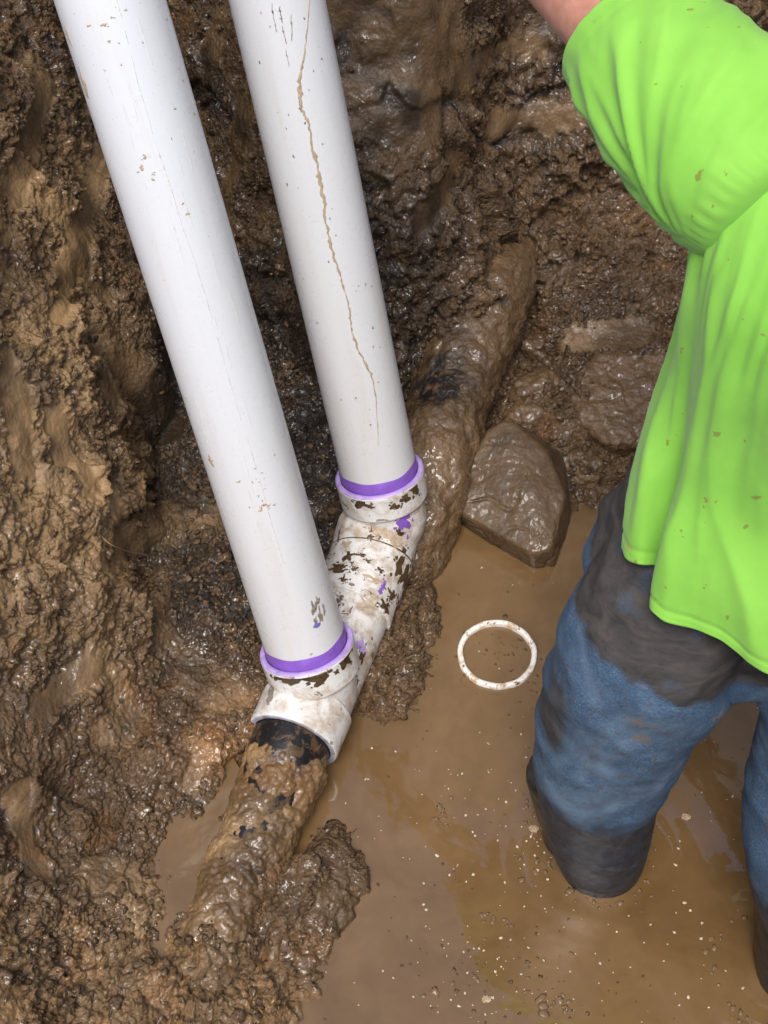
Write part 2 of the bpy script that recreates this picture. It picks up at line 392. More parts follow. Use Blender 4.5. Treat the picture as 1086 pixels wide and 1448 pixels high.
# ------------------------------------------------------------------ pvc pipework
def pvc_material(name, grime=.0, base=(.69, .70, .715)):
    M = Mat(name)
    v = M.scaled((90, 90, 2.2)); v2 = M.scaled((30, 30, 3))
    c = M.mix(M.ramp(M.noise(1, 4, .6, 0, v), [(.60, 0.), (.80, .28)]), base, (.62, .57, .50))
    c = M.mix(M.ramp(M.noise(1, 5, .65, 0, v2), [(.54, 0.), (.80, .38)]), c, (.56, .50, .41))
    c = M.mix(M.ramp(M.noise(420, 2, .5), [(.72, 0.), (.76, .75)]), c, (.25, .19, .13))
    if grime:
        g = M.noise(34, 6, .68, .4)
        c = M.mix(M.ramp(g, [(.47-.03*grime, 0.), (.62, .85*grime)]), c, (.38, .27, .155))
        c = M.mix(M.ramp(M.noise(75, 5, .62, .8), [(.635, 0.), (.655, .92*min(1, grime))]), c, (.085, .052, .026))
        c = M.mix(M.ramp(M.noise(24, 6, .62, .5, M.node('ShaderNodeMapping', Vector=M.co, Location=(3.1, 5.7, 1.3)).outputs[0]), [(.625, 0.), (.64, .95*min(1, grime))]), c, (.095, .058, .030))
    r = M.ramp(M.noise(60, 4, .6), [(.3, .22), (.7, .42)])
    M.set(Base_Color=c, Roughness=r, Normal=M.bump(M.noise(90, 4, .6), .06, .002), IOR=1.5); return M.m
M_PIPE = pvc_material('white_pvc'); M_FIT = pvc_material('muddy_white_pvc', 1.0, (.76, .75, .73)); M_FIT2 = pvc_material('splashed_white_pvc', .75, (.74, .74, .73))
def simple(name, col, rough=.4, var=.25, scale=60, bump=.1, ior=1.5):
    M = Mat(name); f = M.noise(scale, 5, .6)
    c = M.ramp(f, [(.3, tuple(x*(1-var) for x in col)), (.7, tuple(min(1, x*(1+var)) for x in col))])
    M.set(Base_Color=c, Roughness=rough, IOR=ior, Normal=M.bump(M.noise(scale*3, 4, .6), bump, .002)); return M.m
M_PURPLE = simple('purple_primer', (.23, .105, .50), .35, .18, 45)
M_LILAC = simple('thin_purple_primer', (.46, .33, .68), .35, .25, 60)
M_SPLAT = simple('mud_splash', (.080, .048, .024), .35, .4, 120, .6)
M_TAN = simple('dried_mud', (.45, .345, .235), .6, .25, 150, .4)
M_GREY = simple('grey_scuff', (.27, .225, .185), .5, .6, 220, .2)
M_HAIR = simple('faint_scratch', (.62, .60, .57), .6, .3, 200, .1)
M_BLUE = simple('blue_smear', (.16, .15, .42), .4, .3, 100, .1)
M = Mat('black_plastic'); c = M.mix(M.ramp(M.noise(45, 5, .65, .6), [(.50, 0.), (.58, .9)]), (.013, .012, .013), (.10, .060, .030)); c = M.mix(M.ramp(M.noise(90, 4, .6), [(.62, 0.), (.66, .8)]), c, (.17, .105, .05))
M.set(Base_Color=c, Roughness=.28, Normal=M.bump(M.noise(70, 5, .65), .5, .003)); M_BLACK = M.m
RP = .0572
class Cyl:
    """local frame of a straight pipe: a at the bottom end, towards b"""
    def __init__(s, a, b, r=RP):
        s.a = np.asarray(a, float); d = np.asarray(b, float)-s.a; s.T = d/np.linalg.norm(d); s.r = r
        n = np.array([0, -1., 0]); n -= s.T*n.dot(s.T); s.N = n/np.linalg.norm(n); s.B = np.cross(s.T, s.N)
        s.M = Matrix(((s.N[0], s.B[0], s.T[0], s.a[0]), (s.N[1], s.B[1], s.T[1], s.a[1]), (s.N[2], s.B[2], s.T[2], s.a[2]), (0, 0, 0, 1)))
    def find(s, u, v):
        """where on the pipe's skin the photo shows pixel u, v -> (height along it, angle)"""
        o = np.array([0, 0, CH])-s.a; d = ray(u, v); o2 = o-s.T*o.dot(s.T); d2 = d-s.T*d.dot(s.T)
        A, Bq, C = d2.dot(d2), 2*o2.dot(d2), o2.dot(o2)-s.r**2; q = max(Bq*Bq-4*A*C, 0); t = (-Bq-math.sqrt(q))/(2*A)
        p = o+d*t; return p.dot(s.T), math.atan2(p.dot(s.B), p.dot(s.N))
    def at(s, h, th, off=0): r = s.r+off; return np.array([r*math.cos(th), r*math.sin(th), h])      # local
def blob(surf, h0, t0, rh, rt, off=.0007, rough=.45, n=14, skew=0.0, rng=RNG):
    ph = rng.uniform(0, 6.28, 4); am = rng.uniform(.3, 1, 4)*rough
    V = [surf(h0, t0, off)]; F = []
    for k, sc in ((0, .6), (1, 1.0)):
        for j in range(n):
            a = 2*math.pi*j/n; r = sc*(1+sum(am[i]*math.sin((i+2)*a+ph[i]) for i in range(4))*.6)
            r = max(r, .15*sc); dh, dt = r*math.cos(a)*rh, r*math.sin(a)*rt
            V.append(surf(h0+dh, t0+dt+skew*dh, off if k == 0 else -.0003))
    for j in range(n):
        F.append((0, 1+j, 1+(j+1) % n)); F.append((1+j, 1+n+j, 1+n+(j+1) % n, 1+(j+1) % n))
    return V, F
def ribbon(surf, pts, off=.0006):
    """pts: (h, theta, half width in metres)"""
    V, F = [], []
    for h, t, hw in pts:
        a = hw/RP; V += [surf(h, t-a, -.0002), surf(h, t-.6*a, off), surf(h, t+.6*a, off), surf(h, t+a, -.0002)]
    for i in range(len(pts)-1):
        for j in range(3): F.append((4*i+j, 4*i+j+1, 4*i+j+5, 4*i+j+4))
    return V, F
def riser(top, bottom, label, length=2.5):
    c = Cyl(bottom, top); root = thing('riser_pipe', (0, 0, 0), label, 'pipe', 'new white riser pipes'); root.matrix_world = c.M
    n = 72; hs = np.r_[-.05, np.linspace(0, length, 26)]; th = np.linspace(0, 2*np.pi, n, endpoint=False); V = []
    for h in hs: V += [(RP*math.cos(t), RP*math.sin(t), h) for t in th]
    m = len(hs)
    for h in (length, length-.4): V += [((RP-.006)*math.cos(t), (RP-.006)*math.sin(t), h) for t in th]
    make_mesh('pipe_wall', V, grid_faces(m+2, n, False), M_PIPE, root)
    return c, root
A0, A1 = PD(156, 0, 1.50), PD(433, 912, 1.965)
B0, B1p = PD(392, 0, 1.70), PD(536, 668, 2.11)
c1, pipe1 = riser(A0, A1, 'white riser pipe nearer the left bank, grey smear above its lower collar')
c2, pipe2 = riser(B0, B1p, 'white riser pipe with a long jagged tan mud trickle running down its face')
# primer bands at the foot of each riser
for c, root in ((c1, pipe1), (c2, pipe2)):
    th = np.linspace(0, 2*np.pi, 72, endpoint=False); V = []
    for k, (h, r) in enumerate(((-.03, RP), (-.03, RP+.0009), (.017, RP+.0009), (.0195, RP-.0002))):
        V += [(r*math.cos(t), r*math.sin(t), h+(.0012*math.sin(3*t+k)+.0008*math.sin(7*t) if k > 1 else 0)) for t in th]
    make_mesh('primer_band', V, grid_faces(4, 72, False), M_PURPLE, root)
# the trickle of mud on the second riser
TR = [(438, -6, 2), (437, 0, 2), (435, 30, 2.2), (432, 60, 2.5), (429, 85, 3), (425, 105, 4), (423, 125, 6), (425, 148, 6), (429, 160, 4), (436, 172, 4), (438, 185, 4), (441, 205, 5), (446, 225, 5), (450, 245, 6), (454, 262, 6.5), (457, 280, 6.5), (459, 298, 5), (460, 312, 2.5), (464, 325, 5), (466, 342, 5), (472, 362, 4), (480, 385, 3.5), (484, 402, 3), (491, 425, 3), (495, 440, 3), (495, 455, 3), (499, 475, 3), (507, 495, 3.2), (514, 508, 4), (523, 526, 4.5), (528, 540, 4), (531, 558, 2.5), (532, 575, 1.4), (534, 600, 1.0), (535, 630, .8)]
def px_ribbon(c, tr, m, jag, seed):
    rng = np.random.default_rng(seed); tr = np.array(tr, float); t = np.linspace(0, len(tr)-1, m); out = []
    sg = 0
    for k, x in enumerate(t):
        u, v, wd = (np.interp(x, range(len(tr)), tr[:, q]) for q in range(3))
        sg = rng.normal()*jag; h, th = c.find(u+sg*wd*.35, v); D = 1.9
        out.append((h, th, max(wd*(.85+.5*jag*rng.normal()), .5)*.5*D/FPX))
    return out
V, F = ribbon(c2.at, px_ribbon(c2, TR, 150, .55, 2)); make_mesh('mud_trickle', V, F, M_TAN, pipe2)
dark = Pile()
for tr in ([(384, 4, 2), (387, 25, 2), (391, 45, 1.8)], [(395, 8, 2.5), (397, 20, 3), (399, 32, 2)], [(399, 36, 2), (402, 50, 2), (405, 62, 1.6)], [(404, 70, 1.5), (407, 84, 1.4), (409, 94, 1)], [(411, 20, 1.5), (413, 40, 2.2), (412, 58, 1.6)],
           [(424, 150, 3.5), (425, 156, 3), (427, 159, 2)], [(424, 120, 1.2), (422, 138, 1.6), (424, 150, 1.4)]):
    dark.add(*ribbon(c2.at, px_ribbon(c2, [(u_, v_, .62*w_) for u_, v_, w_ in tr], 14, .9, len(tr))))
for _ in range(34):
    vv = RNG.uniform(5, 640); uu = np.interp(vv, [0, 660], [392, 535])+RNG.uniform(-52, 48); h, t = c2.find(uu, vv); s = RNG.uniform(.0006, .0016)
    dark.add(*blob(c2.at, h, t, s*1.6, s/RP, n=8))
tag(dark.build('dark_flecks', M_GREY, pipe2), kind='stuff')
# first riser: hairline, scribbles of dried mud, smear by the collar
hair = Pile()
HL = [(163, -5), (172, 25), (186, 80), (197, 125), (208, 160), (216, 190), (228, 225), (243, 270), (256, 315), (277, 375), (300, 450), (322, 530), (341, 595), (362, 660), (384, 740), (402, 800)]
for k in range(len(HL)-1):
    for q in range(3):
        if RNG.random() < .2: continue
        a, b = np.array(HL[k]), np.array(HL[k+1]); p, r_ = a+(b-a)*q/3, a+(b-a)*(q+1)/3; wd = RNG.uniform(.5, 1.5)
        hair.add(*ribbon(c1.at, px_ribbon(c1, [(*p, wd), (*r_, wd)], 6, .3, k*3+q), .0004))
for k in range(30):
    vv = RNG.uniform(0, 840); uu = np.interp(vv, [0, 905], [156, 433])+RNG.uniform(-58, 50); ln = RNG.uniform(8, 70); wd = RNG.uniform(.3, .8)
    hair.add(*ribbon(c1.at, px_ribbon(c1, [(uu, vv, wd), (uu+.3*ln*RNG.uniform(.8, 1.15), vv+ln, wd*.5)], 6, .2, k), .0003))
for k in range(16):
    vv = RNG.uniform(0, 560); uu = np.interp(vv, [0, 660], [392, 535])+RNG.uniform(-50, 46); ln = RNG.uniform(10, 60)
    hair.add(*ribbon(c1.at, px_ribbon(c1, [(uu, vv, .4), (uu+.21*ln, vv+ln, .2)], 6, .2, k), .0003)) if False else None
tag(hair.build('scratches', M_HAIR, pipe1), kind='stuff')
tan = Pile()
for k in range(60):
    cu, cv, su, sv = [(210, 240, 18, 14), (365, 690, 22, 34), (372, 715, 16, 10), (250, 170, 30, 90), (150, 40, 34, 30)][k % 5]
    u, v = cu+RNG.normal()*su*.6, cv+RNG.normal()*sv*.7; h, t = c1.find(u, v); s = RNG.uniform(.0008, .0024)
    tan.add(*blob(c1.at, h, t, s*RNG.uniform(.5, 1.6), s/RP*RNG.uniform(.5, 1.6), .0005, .7, 10))
for (u, v, rh, rt) in ((298, 652, .007, .10), (119, 120, .02, .07), (96, 50, .012, .05), (440, 925, .002, .05)):
    h, t = c1.find(u, v); tan.add(*blob(c1.at, h, t, rh, rt, .0006, .5, 16))
tag(tan.build('dried_mud_marks', M_TAN, pipe1), kind='stuff')
sm = Pile()
for (u, v, rh, rt, sk) in ((444, 860, .012, .085, 2), (453, 871, .012, .07, 2), (449, 850, .007, .08, 2), (458, 862, .009, .05, 2), (446, 878, .006, .06, 2)):
    h, t = c1.find(u, v); sm.add(*blob(c1.at, h, t, rh, rt, .0005, .5, 26, sk))
tag(sm.build('grey_smear', M_GREY, pipe1), kind='stuff')
h, t = c1.find(448, 884); V, F = blob(c1.at, h, t, .006, .10, .0006, .5, 14, 5); make_mesh('blue_smear', V, F, M_BLUE, pipe1)

# fittings -----------------------------------------------------------
def lathe_path(path, radii, n=64): return tube(path, radii, n, False)
class Swept:
    def __init__(s, path, rad):
        s.P, s.T, s.N, s.B = frames(path); s.rad = np.broadcast_to(np.asarray(rad, float), (len(s.P),)); s.d = np.r_[0, np.cumsum(np.linalg.norm(np.diff(s.P, axis=0), axis=1))]
    def at(s, h, th, off=0):
        f = lambda A: np.array([np.interp(h, s.d, A[:, k]) for k in range(3)])
        return f(s.P)+(np.interp(h, s.d, s.rad)+off)*(math.cos(th)*f(s.N)+math.sin(th)*f(s.B))
    def find(s, u, v):
        best = (1e9, 0, 0)
        for h in np.linspace(0, s.d[-1], 60):
            for th in np.linspace(-math.pi, math.pi, 90):
                p = s.at(h, th); q = p-np.array([0, 0, CH]); D = q[1]*cp-q[2]*sp
                e = (CX+FPX*q[0]/D-u)**2+(CY+FPX*(-q[2]*cp-q[1]*sp)/D-v)**2+D*60
                if e < best[0]: best = (e, h, th)
        return best[1:]
def steps(prof, fine=.004):
    """(distance, radius) profile -> sampled distances and radii with crisp rounded steps"""
    return np.array([p[0] for p in prof]), np.array([p[1] for p in prof])
def along(path, ds):
    path = np.asarray(path, float); d = np.r_[0, np.cumsum(np.linalg.norm(np.diff(path, axis=0), axis=1))]
    return np.stack([np.interp(ds, d, path[:, k]) for k in range(3)], 1)
def straight(a, b, m=2): return np.linspace(a, b, m)
HUB0 = PZ(414, 1047, .052); RUN1 = PZ(528, 787, .060)
rdir = (RUN1-HUB0)/np.linalg.norm(RUN1-HUB0); RL = np.linalg.norm(RUN1-HUB0)
RB = .0605; RBT = .0608
WYE_BASE = (HUB0+rdir*.12)*np.array([1, 1, 0])
wye = thing('sanitary_tee', WYE_BASE, 'white pipe tee whose lower hub receives the old black pipe', 'pipe fitting', 'white drain fittings')
# lower hub: opens towards the old pipe
def crisp(prof, e=.0005):
    out = []
    for i, p in enumerate(prof):
        p = np.array(p, float)
        for j, first in ((i-1, True), (i+1, False)):
            if 0 <= j < len(prof):
                q = np.array(prof[j], float); L = np.linalg.norm(q-p)
                if L > 3*e: out.append((first, p+(q-p)*e/L, p))
                else: out.append((first, None, p))
        seg = out[-2:] if 0 < i < len(prof)-1 else out[-1:]
        del out[-len(seg):]
        pre = [b for f, b, _ in seg if f and b is not None]; post = [b for f, b, _ in seg if not f and b is not None]
        out += [('v', x, None) for x in pre+[p]+post]
    return [tuple(x) for _, x, _ in out]
def ring_profile(path0, dirv, prof, n=72):
    prof = crisp(prof)
    P = np.array([path0+dirv*d for d, r in prof]); P[:, :] += 0
    T = np.asarray(dirv); ref = np.array([0, 0, 1.]) if abs(T[2]) < .8 else np.array([0, -1., 0])
    N = ref-T*ref.dot(T); N /= np.linalg.norm(N); B = np.cross(T, N); th = np.linspace(0, 2*np.pi, n, endpoint=False)
    V = np.vstack([p+r*(np.cos(th)[:, None]*N+np.sin(th)[:, None]*B) for p, (d, r) in zip(P, prof)])
    return V, grid_faces(len(prof), n, False)
HR = .0658
hub_prof = [(.035, .0555), (.0, .0575), (-.001, .0620), (-.001, .0640), (.001, HR-.0005), (.004, HR), (.056, HR+.0005), (.0585, HR-.001), (.0592, .0620), (.068, RBT)]
V, F = ring_profile(HUB0, rdir, hub_prof); make_mesh('hub', V, F, M_FIT2, wye, WYE_BASE)
V, F = ring_profile(HUB0, rdir, [(.01, .0565), (-.0016, .0570), (-.0020, .0605), (-.0016, .0632), (.0, .0636)]); make_mesh('hub_lip', V, F, simple('glued_grey_edge', (.36, .36, .42), .25, .5, 60), wye, WYE_BASE)
Q = HUB0+rdir*.066
body_end = HUB0+rdir*(RL*.62)
bl = np.linalg.norm(body_end-Q)
prof = [(0, RBT), (bl*.3, RBT), (bl*.8, RBT), (bl+.012, RBT), (bl+.033, RBT-.001)]
V, F = ring_profile(Q, rdir, prof); make_mesh('body', V, F, M_FIT, wye, WYE_BASE)
S_body = Swept(along([Q, body_end+rdir*.033], np.linspace(0, bl+.03, 30)), RB)
def collar(c, parent, base, depth, mat, rim_off=.012):
    """socket the riser stands in: axis c.T, rim a little above the pipe foot"""
    top = c.a+c.T*rim_off*0; d = -c.T; ri, ro = RP+.0012, .0672
    prof = [(.022, ri), (.001, ri+.0012), (.0, ri+.003), (.0, ro-.0022), (.0012, ro-.0006), (.004, ro), (depth-.003, ro-.0012), (depth, ro-.0035), (depth+.0012, .0595), (depth+.016, .0575)]
    V, F = ring_profile(top, d, prof); col = make_mesh('collar', V, F, mat, parent, base)
    V, F = ring_profile(top, d, [(.010, ri+.0004), (-.0006, ri+.0006), (-.0013, ri+.003), (-.0013, ro-.0032), (-.0003, ro-.0014), (.0012, ro-.0004)])
    make_mesh('primed_rim', V, F, M_LILAC, col, base)
    return Swept(along([top+d*.004, top+d*(depth-.002)], np.linspace(0, depth-.006, 8)), ro)
S_c1 = collar(c1, wye, WYE_BASE, .048, M_FIT2)
neck_a = c1.a-c1.T*.05; foot = HUB0+rdir*np.dot(neck_a-HUB0, rdir); foot = foot*.6+(c1.a-c1.T*.11)*.4
V, F = tube(resample([neck_a+c1.T*.01, neck_a, neck_a*.5+foot*.5, foot], 14), np.linspace(.0595, .056, 14), 64); make_mesh('branch', V, F, M_FIT2, wye, WYE_BASE)
# elbow: from the second riser's socket down and round into the run
EL_BASE = c2.a*np.array([1, 1, 0])
elbow = thing('pipe_elbow', EL_BASE, 'mud splashed white elbow fitting under the riser with the tan trickle', 'pipe fitting', 'white drain fittings')
S_c2 = collar(c2, elbow, EL_BASE, .046, M_FIT2)
e0 = c2.a-c2.T*.045; e1 = c2.a-c2.T*.085; RUNM = HUB0+rdir*(RL*.62+.005)
ep = resample([e0, e1, PZ(532, 757, .075)+np.array([.004, .012, 0]), RUN1-rdir*.02+np.array([0, 0, .001]), HUB0+rdir*(RL*.80), RUNM+rdir*.012], 64)
ed = np.r_[0, np.cumsum(np.linalg.norm(np.diff(ep, axis=0), axis=1))]; ET = ed[-1]
EK = [(0, .058), (.04, .0575), (ET*.30, .0580), (ET*.30+.0006, .0582), (ET*.30+.0012, .0622), (ET*.30+.003, .0636), (ET*.52, .0636), (ET*.52+.001, .0625), (ET*.52+.002, .0625), (ET*.52+.003, .0640), (ET*.95, .0646), (ET*.95+.0008, .0652), (ET*.99, .0652), (ET*.996, .0640), (ET, .0600)]
ds = np.unique(np.r_[ed, [k for k, _ in EK], [k+.0004 for k, _ in EK[:-1]], [max(k-.0004, 0) for k, _ in EK[1:]]]); ep2 = along(ep, ds); er2 = np.interp(ds, [k for k, _ in EK], [v for _, v in EK])
V, F = tube(ep2, er2, 72, False); make_mesh('bend', V, F, M_FIT, elbow, EL_BASE)
S_e = Swept(ep2, er2)
for k_ in (ET*.30, ET*.525):
    V, F = tube(along(ep2, np.array([k_-.0013, k_-.0006, k_+.0004, k_+.0013])), np.interp([k_-.0013, k_-.0006, k_+.0004, k_+.0013], [k for k, _ in EK], [v for _, v in EK])+np.array([-.0003, .0006, .0006, -.0003]), 72, False)
    make_mesh('seam_dirt', V, F, M_SPLAT, elbow, EL_BASE)
# splashes that have a shape of their own
def splats(S, pts, name, mat, parent, base, off=.0008, rough=.5):
    P = Pile()
    for (u, v, ru, rv) in pts:
        h, t = S.find(u, v); P.add(*blob(S.at, h, t, rv*1.05/1000, ru/1000/.06, off, rough, 22))
        for _ in range(6):
            z_ = RNG.uniform(.10, .28); a_ = RNG.uniform(0, 6.28); d_ = RNG.uniform(.8, 1.9)
            P.add(*blob(S.at, h+d_*rv*math.cos(a_)/1000, t+d_*ru*math.sin(a_)/60, rv*z_/1000+.0005, (ru*z_/1000+.0005)/.06, off*.7, rough, 9))
    return tag(P.build(name, mat, parent, base), kind='stuff')
splats(S_e, [(494, 787, 8, 9), (510, 783, 6, 5), (476, 803, 16, 7), (500, 803, 4, 5), (484, 818, 5, 5), (520, 792, 4, 3), (552, 775, 3, 4), (571, 778, 5, 6), (573, 815, 12, 20), (545, 858, 11, 10), (556, 842, 9, 8), (551, 884, 6, 10), (503, 870, 4, 5), (514, 865, 4, 4), (566, 755, 6, 9), (524, 761, 5, 4), (485, 803, 6, 4), (533, 855, 5, 4), (566, 800, 9, 17), (574, 832, 8, 18), (560, 868, 9, 13), (478, 842, 7, 5), (540, 806, 5, 4)], 'mud_splash', M_SPLAT, elbow, EL_BASE)
splats(S_e, [(570, 738, 12, 14), (576, 730, 9, 9), (562, 733, 8, 7)], 'purple_smear', M_PURPLE, elbow, EL_BASE, .0012)
splats(S_e, [(543, 829, 3, 9), (538, 837, 4, 3), (566, 853, 4, 8)], 'purple_drip', M_PURPLE, elbow, EL_BASE, .0010)
splats(S_e, [(553, 762, 17, 7), (540, 748, 9, 6), (520, 880, 12, 8), (541, 890, 10, 10), (498, 848, 8, 12), (566, 770, 10, 7), (530, 820, 14, 5), (490, 770, 8, 8)], 'dried_smear', M_TAN, elbow, EL_BASE, .0004, .8)
splats(S_c2, [(507, 706, 13, 10), (586, 690, 8, 12), (575, 705, 7, 7), (520, 716, 7, 4), (560, 716, 6, 5)], 'collar_mud', M_SPLAT, elbow, EL_BASE)
splats(S_c1, [(428, 958, 22, 11), (402, 948, 12, 8), (452, 962, 12, 7), (470, 905, 5, 8), (484, 925, 13, 16), (455, 955, 9, 6), (494, 905, 8, 10)], 'collar_mud', M_SPLAT, wye, WYE_BASE)
splats(S_body, [(511, 930, 7, 12), (504, 964, 6, 7), (484, 984, 8, 8), (493, 965, 4, 3)], 'mud_splash', M_SPLAT, wye, WYE_BASE)
splats(S_body, [(512, 915, 14, 12), (500, 935, 12, 12), (485, 955, 9, 10), (470, 967, 10, 4)], 'purple_smear', M_LILAC, wye, WYE_BASE, .0006)

# old drain line, one piece each side of the new fittings ----------------
def old_pipe(name, pts, r, label, mat_pipe, crust_bias, seed, mat_crust, m=220, n=150):
    path = resample(pts, m); base = path[0]*np.array([1, 1, 0]); root = thing(name, base, label, 'pipe', 'old buried drain pipes')
    r = np.broadcast_to(np.asarray(r, float), (m,)); V, F = tube(path, r, 64); make_mesh('pipe_wall', V, F, mat_pipe, root, base)
    P, T, N, B = frames(path); th = np.linspace(0, 2*np.pi, n, endpoint=False)
    Dn = (np.cos(th)[None, :, None]*N[:, None]+np.sin(th)[None, :, None]*B[:, None]).reshape(-1, 3); C0 = np.repeat(P, n, 0); s = np.repeat(np.linspace(0, 1, m), n); tt = np.tile(th, m)
    r = np.repeat(r, n); q = C0+Dn*r[:, None]
    cr = crust_bias(s, tt, q)+.006*fbm(q*22, 4, seed)+.004*np.clip(1-worley(q/.020, seed)**2*1.5, 0, 1)+.003*np.clip(1-worley(q/.009, seed+1)**2*1.5, 0, 1)+.0015*noise(q*200, seed+3)
    V = C0+Dn*(r+np.maximum(cr, -.006))[:, None]
    return root, V, grid_faces(m, n, True), base, q, s, tt
fp = [HUB0+rdir*.03+np.array([0, 0, -.002]), HUB0-rdir*.02, PZ(391, 1108, .042), PZ(360, 1185, .032), PZ(327, 1265, .026), PZ(297, 1345, .020), PZ(262, 1435, .0)]
root, V, F, base, q, s, tt = old_pipe('old_drain_pipe', fp, np.interp(np.linspace(0, 1, 220), [0, .16, .3, .6, 1], [.0562, .055, .048, .043, .040]), 'old black pipe caked in tan mud, running from the white hub towards the viewer', M_BLACK,
    lambda s, t, q: np.where(s < .098, -.03, 0)+.0075*sstep(.095, .18, s)-.006*sstep(.35, .7, np.abs(np.sin((t+2.2)/2)))*sstep(.9, .2, s)-.003, 90, M_SLIP)
make_mesh('mud_crust', V, F, M_SLIP, root, base, attrs={'tan': .75*sstep(-.2, .3, noise(q*14, 4))*sstep(1, .5, s), 'clay': .55*sstep(.45, .1, s)*sstep(-.3, .2, noise(q*30, 7)), 'dark': .5*sstep(.2, .5, noise(q*24, 5)), 'dry': 0*s})
rp = list(RPIPE)
root, V, F, base, q, s, tt = old_pipe('old_drain_pipe', rp, .0600, 'old brown mud coated pipe with a black bare patch, running under the far slope', M_BLACK,
    lambda s, t, q: .0050-.012*gauss(q, PZ(618, 540, .14), (.045, .045, .05)), 140, M_SLIP)
dk = 1.0*1.3*gauss(q, PZ(618, 540, .14), (.055, .055, .06))+.8*gauss(q, PZ(700, 425, .17), (.012, .012, .02))+.6*gauss(q, PZ(645, 470, .15), (.03, .04, .04))
make_mesh('mud_crust', V, F, M_SLIP, root, base, attrs={'dark': np.clip(dk*(1+.8*noise(q*50, 2)), 0, .95), 'tan': .15*sstep(0, .4, noise(q*20, 4)), 'clay': 0*s, 'dry': 0*s})

# ------------------------------------------------------------------ rock, clods, ring, root, debris
def lump_mesh(name, V, F, label, cat, mat, base, group=None, attrs=None):
    o = make_mesh(name, V, F, mat, None, base, attrs=attrs); return tag(o, label, cat, group)
def hull(pts, sub=5, relief=.004, seed=3, relax=1, crumb=0, bev=.006):
    bm = bmesh.new()
    for p in pts: bm.verts.new(Vector([float(c) for c in p]))
    g = bmesh.ops.convex_hull(bm, input=bm.verts[:]); bmesh.ops.delete(bm, geom=list({e for e in g['geom_interior'] if isinstance(e, bmesh.types.BMVert)}), context='VERTS')
    bmesh.ops.triangulate(bm, faces=bm.faces[:])
    bmesh.ops.bevel(bm, geom=bm.edges[:], offset=bev, segments=1, affect='EDGES', clamp_overlap=True)
    bmesh.ops.triangulate(bm, faces=bm.faces[:])
    for _ in range(sub):
        ed = [e for e in bm.edges if e.calc_length() > .006]
        if not ed: break
        bmesh.ops.subdivide_edges(bm, edges=ed, cuts=1, use_grid_fill=False); bmesh.ops.triangulate(bm, faces=bm.faces[:])
    for _ in range(relax): bmesh.ops.smooth_vert(bm, verts=bm.verts[:], factor=.5, use_axis_x=True, use_axis_y=True, use_axis_z=True)
    bm.normal_update(); V = np.array([v.co[:] for v in bm.verts]); N = np.array([v.normal[:] for v in bm.verts]); bm.verts.index_update()
    F = [tuple(v.index for v in f.verts) for f in bm.faces]; bm.free()
    d = relief*(fbm(V*18, 3, seed)*.6+.5*(1-2*np.abs(noise(V*34, seed+4)))*0+.35*noise(V*110, seed+2))
    w = worley(V/.06, seed+5); d -= relief*.9*sstep(.03, .0, np.abs(noise(V*16+3, seed+6)))
    if crumb: d += crumb*np.clip(1-worley(V/.016, seed)**2*1.5, 0, 1)
    return V+N*d[:, None], F
def px_pts(lst): return np.array([PZ(u, v, z) for u, v, z in lst])
V, F = hull(px_pts([(628, 712, .045), (752, 785, .038), (780, 776, .045), (800, 700, .078), (775, 640, .10), (720, 590, .122), (688, 608, .108), (752, 690, .086),
                    (630, 732, -.02), (755, 814, -.02), (787, 812, -.02), (812, 735, -.02), (800, 640, .02), (660, 640, -.02)]), 6, .004, 5, 1, 0, .003)
lump_mesh('rock', V, F, 'large angular rock slick with brown mud, standing in the water beside the old pipe', 'rock', M_ROCK, PZ(720, 700, 0), attrs={'dark': .35*sstep(.2, .5, noise(V*20, 3)), 'dry': .7+0*V[:, 0]})
CLODS = [(762, 555, .060, .042, .032, .026, 'pale smooth clod of mud wedged between the old pipe and the rock'),
         (742, 592, .060, .034, .026, .020, 'small cracked clod sitting right above the top of the rock'),
         (828, 660, .020, .026, .034, .020, 'rounded wet clod at the water line right of the rock'),
         (800, 630, .030, .022, .05, .02, 'long low clod leaning on the right shoulder of the rock'),
         (605, 655, .055, .035, .035, .03, 'mud clod pressed between the purple collar and the old pipe'),
         (600, 715, .030, .03, .05, .03, 'mud clod smeared against the elbow fitting under the collar'),
         (468, 1222, .010, .030, .028, .018, 'knobbly dark clod at the water edge below the black pipe'),
         (497, 1247, .004, .018, .016, .012, 'small clod at the tip of the near mud spit in the water'),
         (572, 905, .002, .020, .045, .016, 'crumbly ridge of mud in the water along the fittings'),
         (596, 850, .002, .018, .045, .016, 'crumbly mud ridge between the elbow and the open water')]
bmi = bmesh.new(); bmesh.ops.create_icosphere(bmi, subdivisions=5, radius=1); ICO5 = np.array([v.co[:] for v in bmi.verts]); ICO5F = np.array([[v.index for v in f.verts] for f in bmi.faces], np.int32); bmi.free()
for k, (u, v, z, rx, ry, rz, lab) in enumerate(CLODS):
    c = PZ(u, v, z); V = c+ICO5*np.array([rx, ry, rz])
    N = ICO5; d = .30*min(rx, ry)*fbm(V*26, 3, 50+k)+.006*np.clip(1-worley(V/.022, 60+k)**2*1.4, 0, 1)+.003*np.clip(1-worley(V/.010, 80+k)**2*1.4, 0, 1)
    V = V+N*d[:, None]
    lump_mesh('mud_clod', V, ICO5F, lab, 'mud clod', M_SLIP if k in (0, 1, 2, 3) else M_MUD, c*np.array([1, 1, 0]), 'clods of mud round the pipes', {'dark': .3*sstep(.1, .5, noise(V*25, k))})
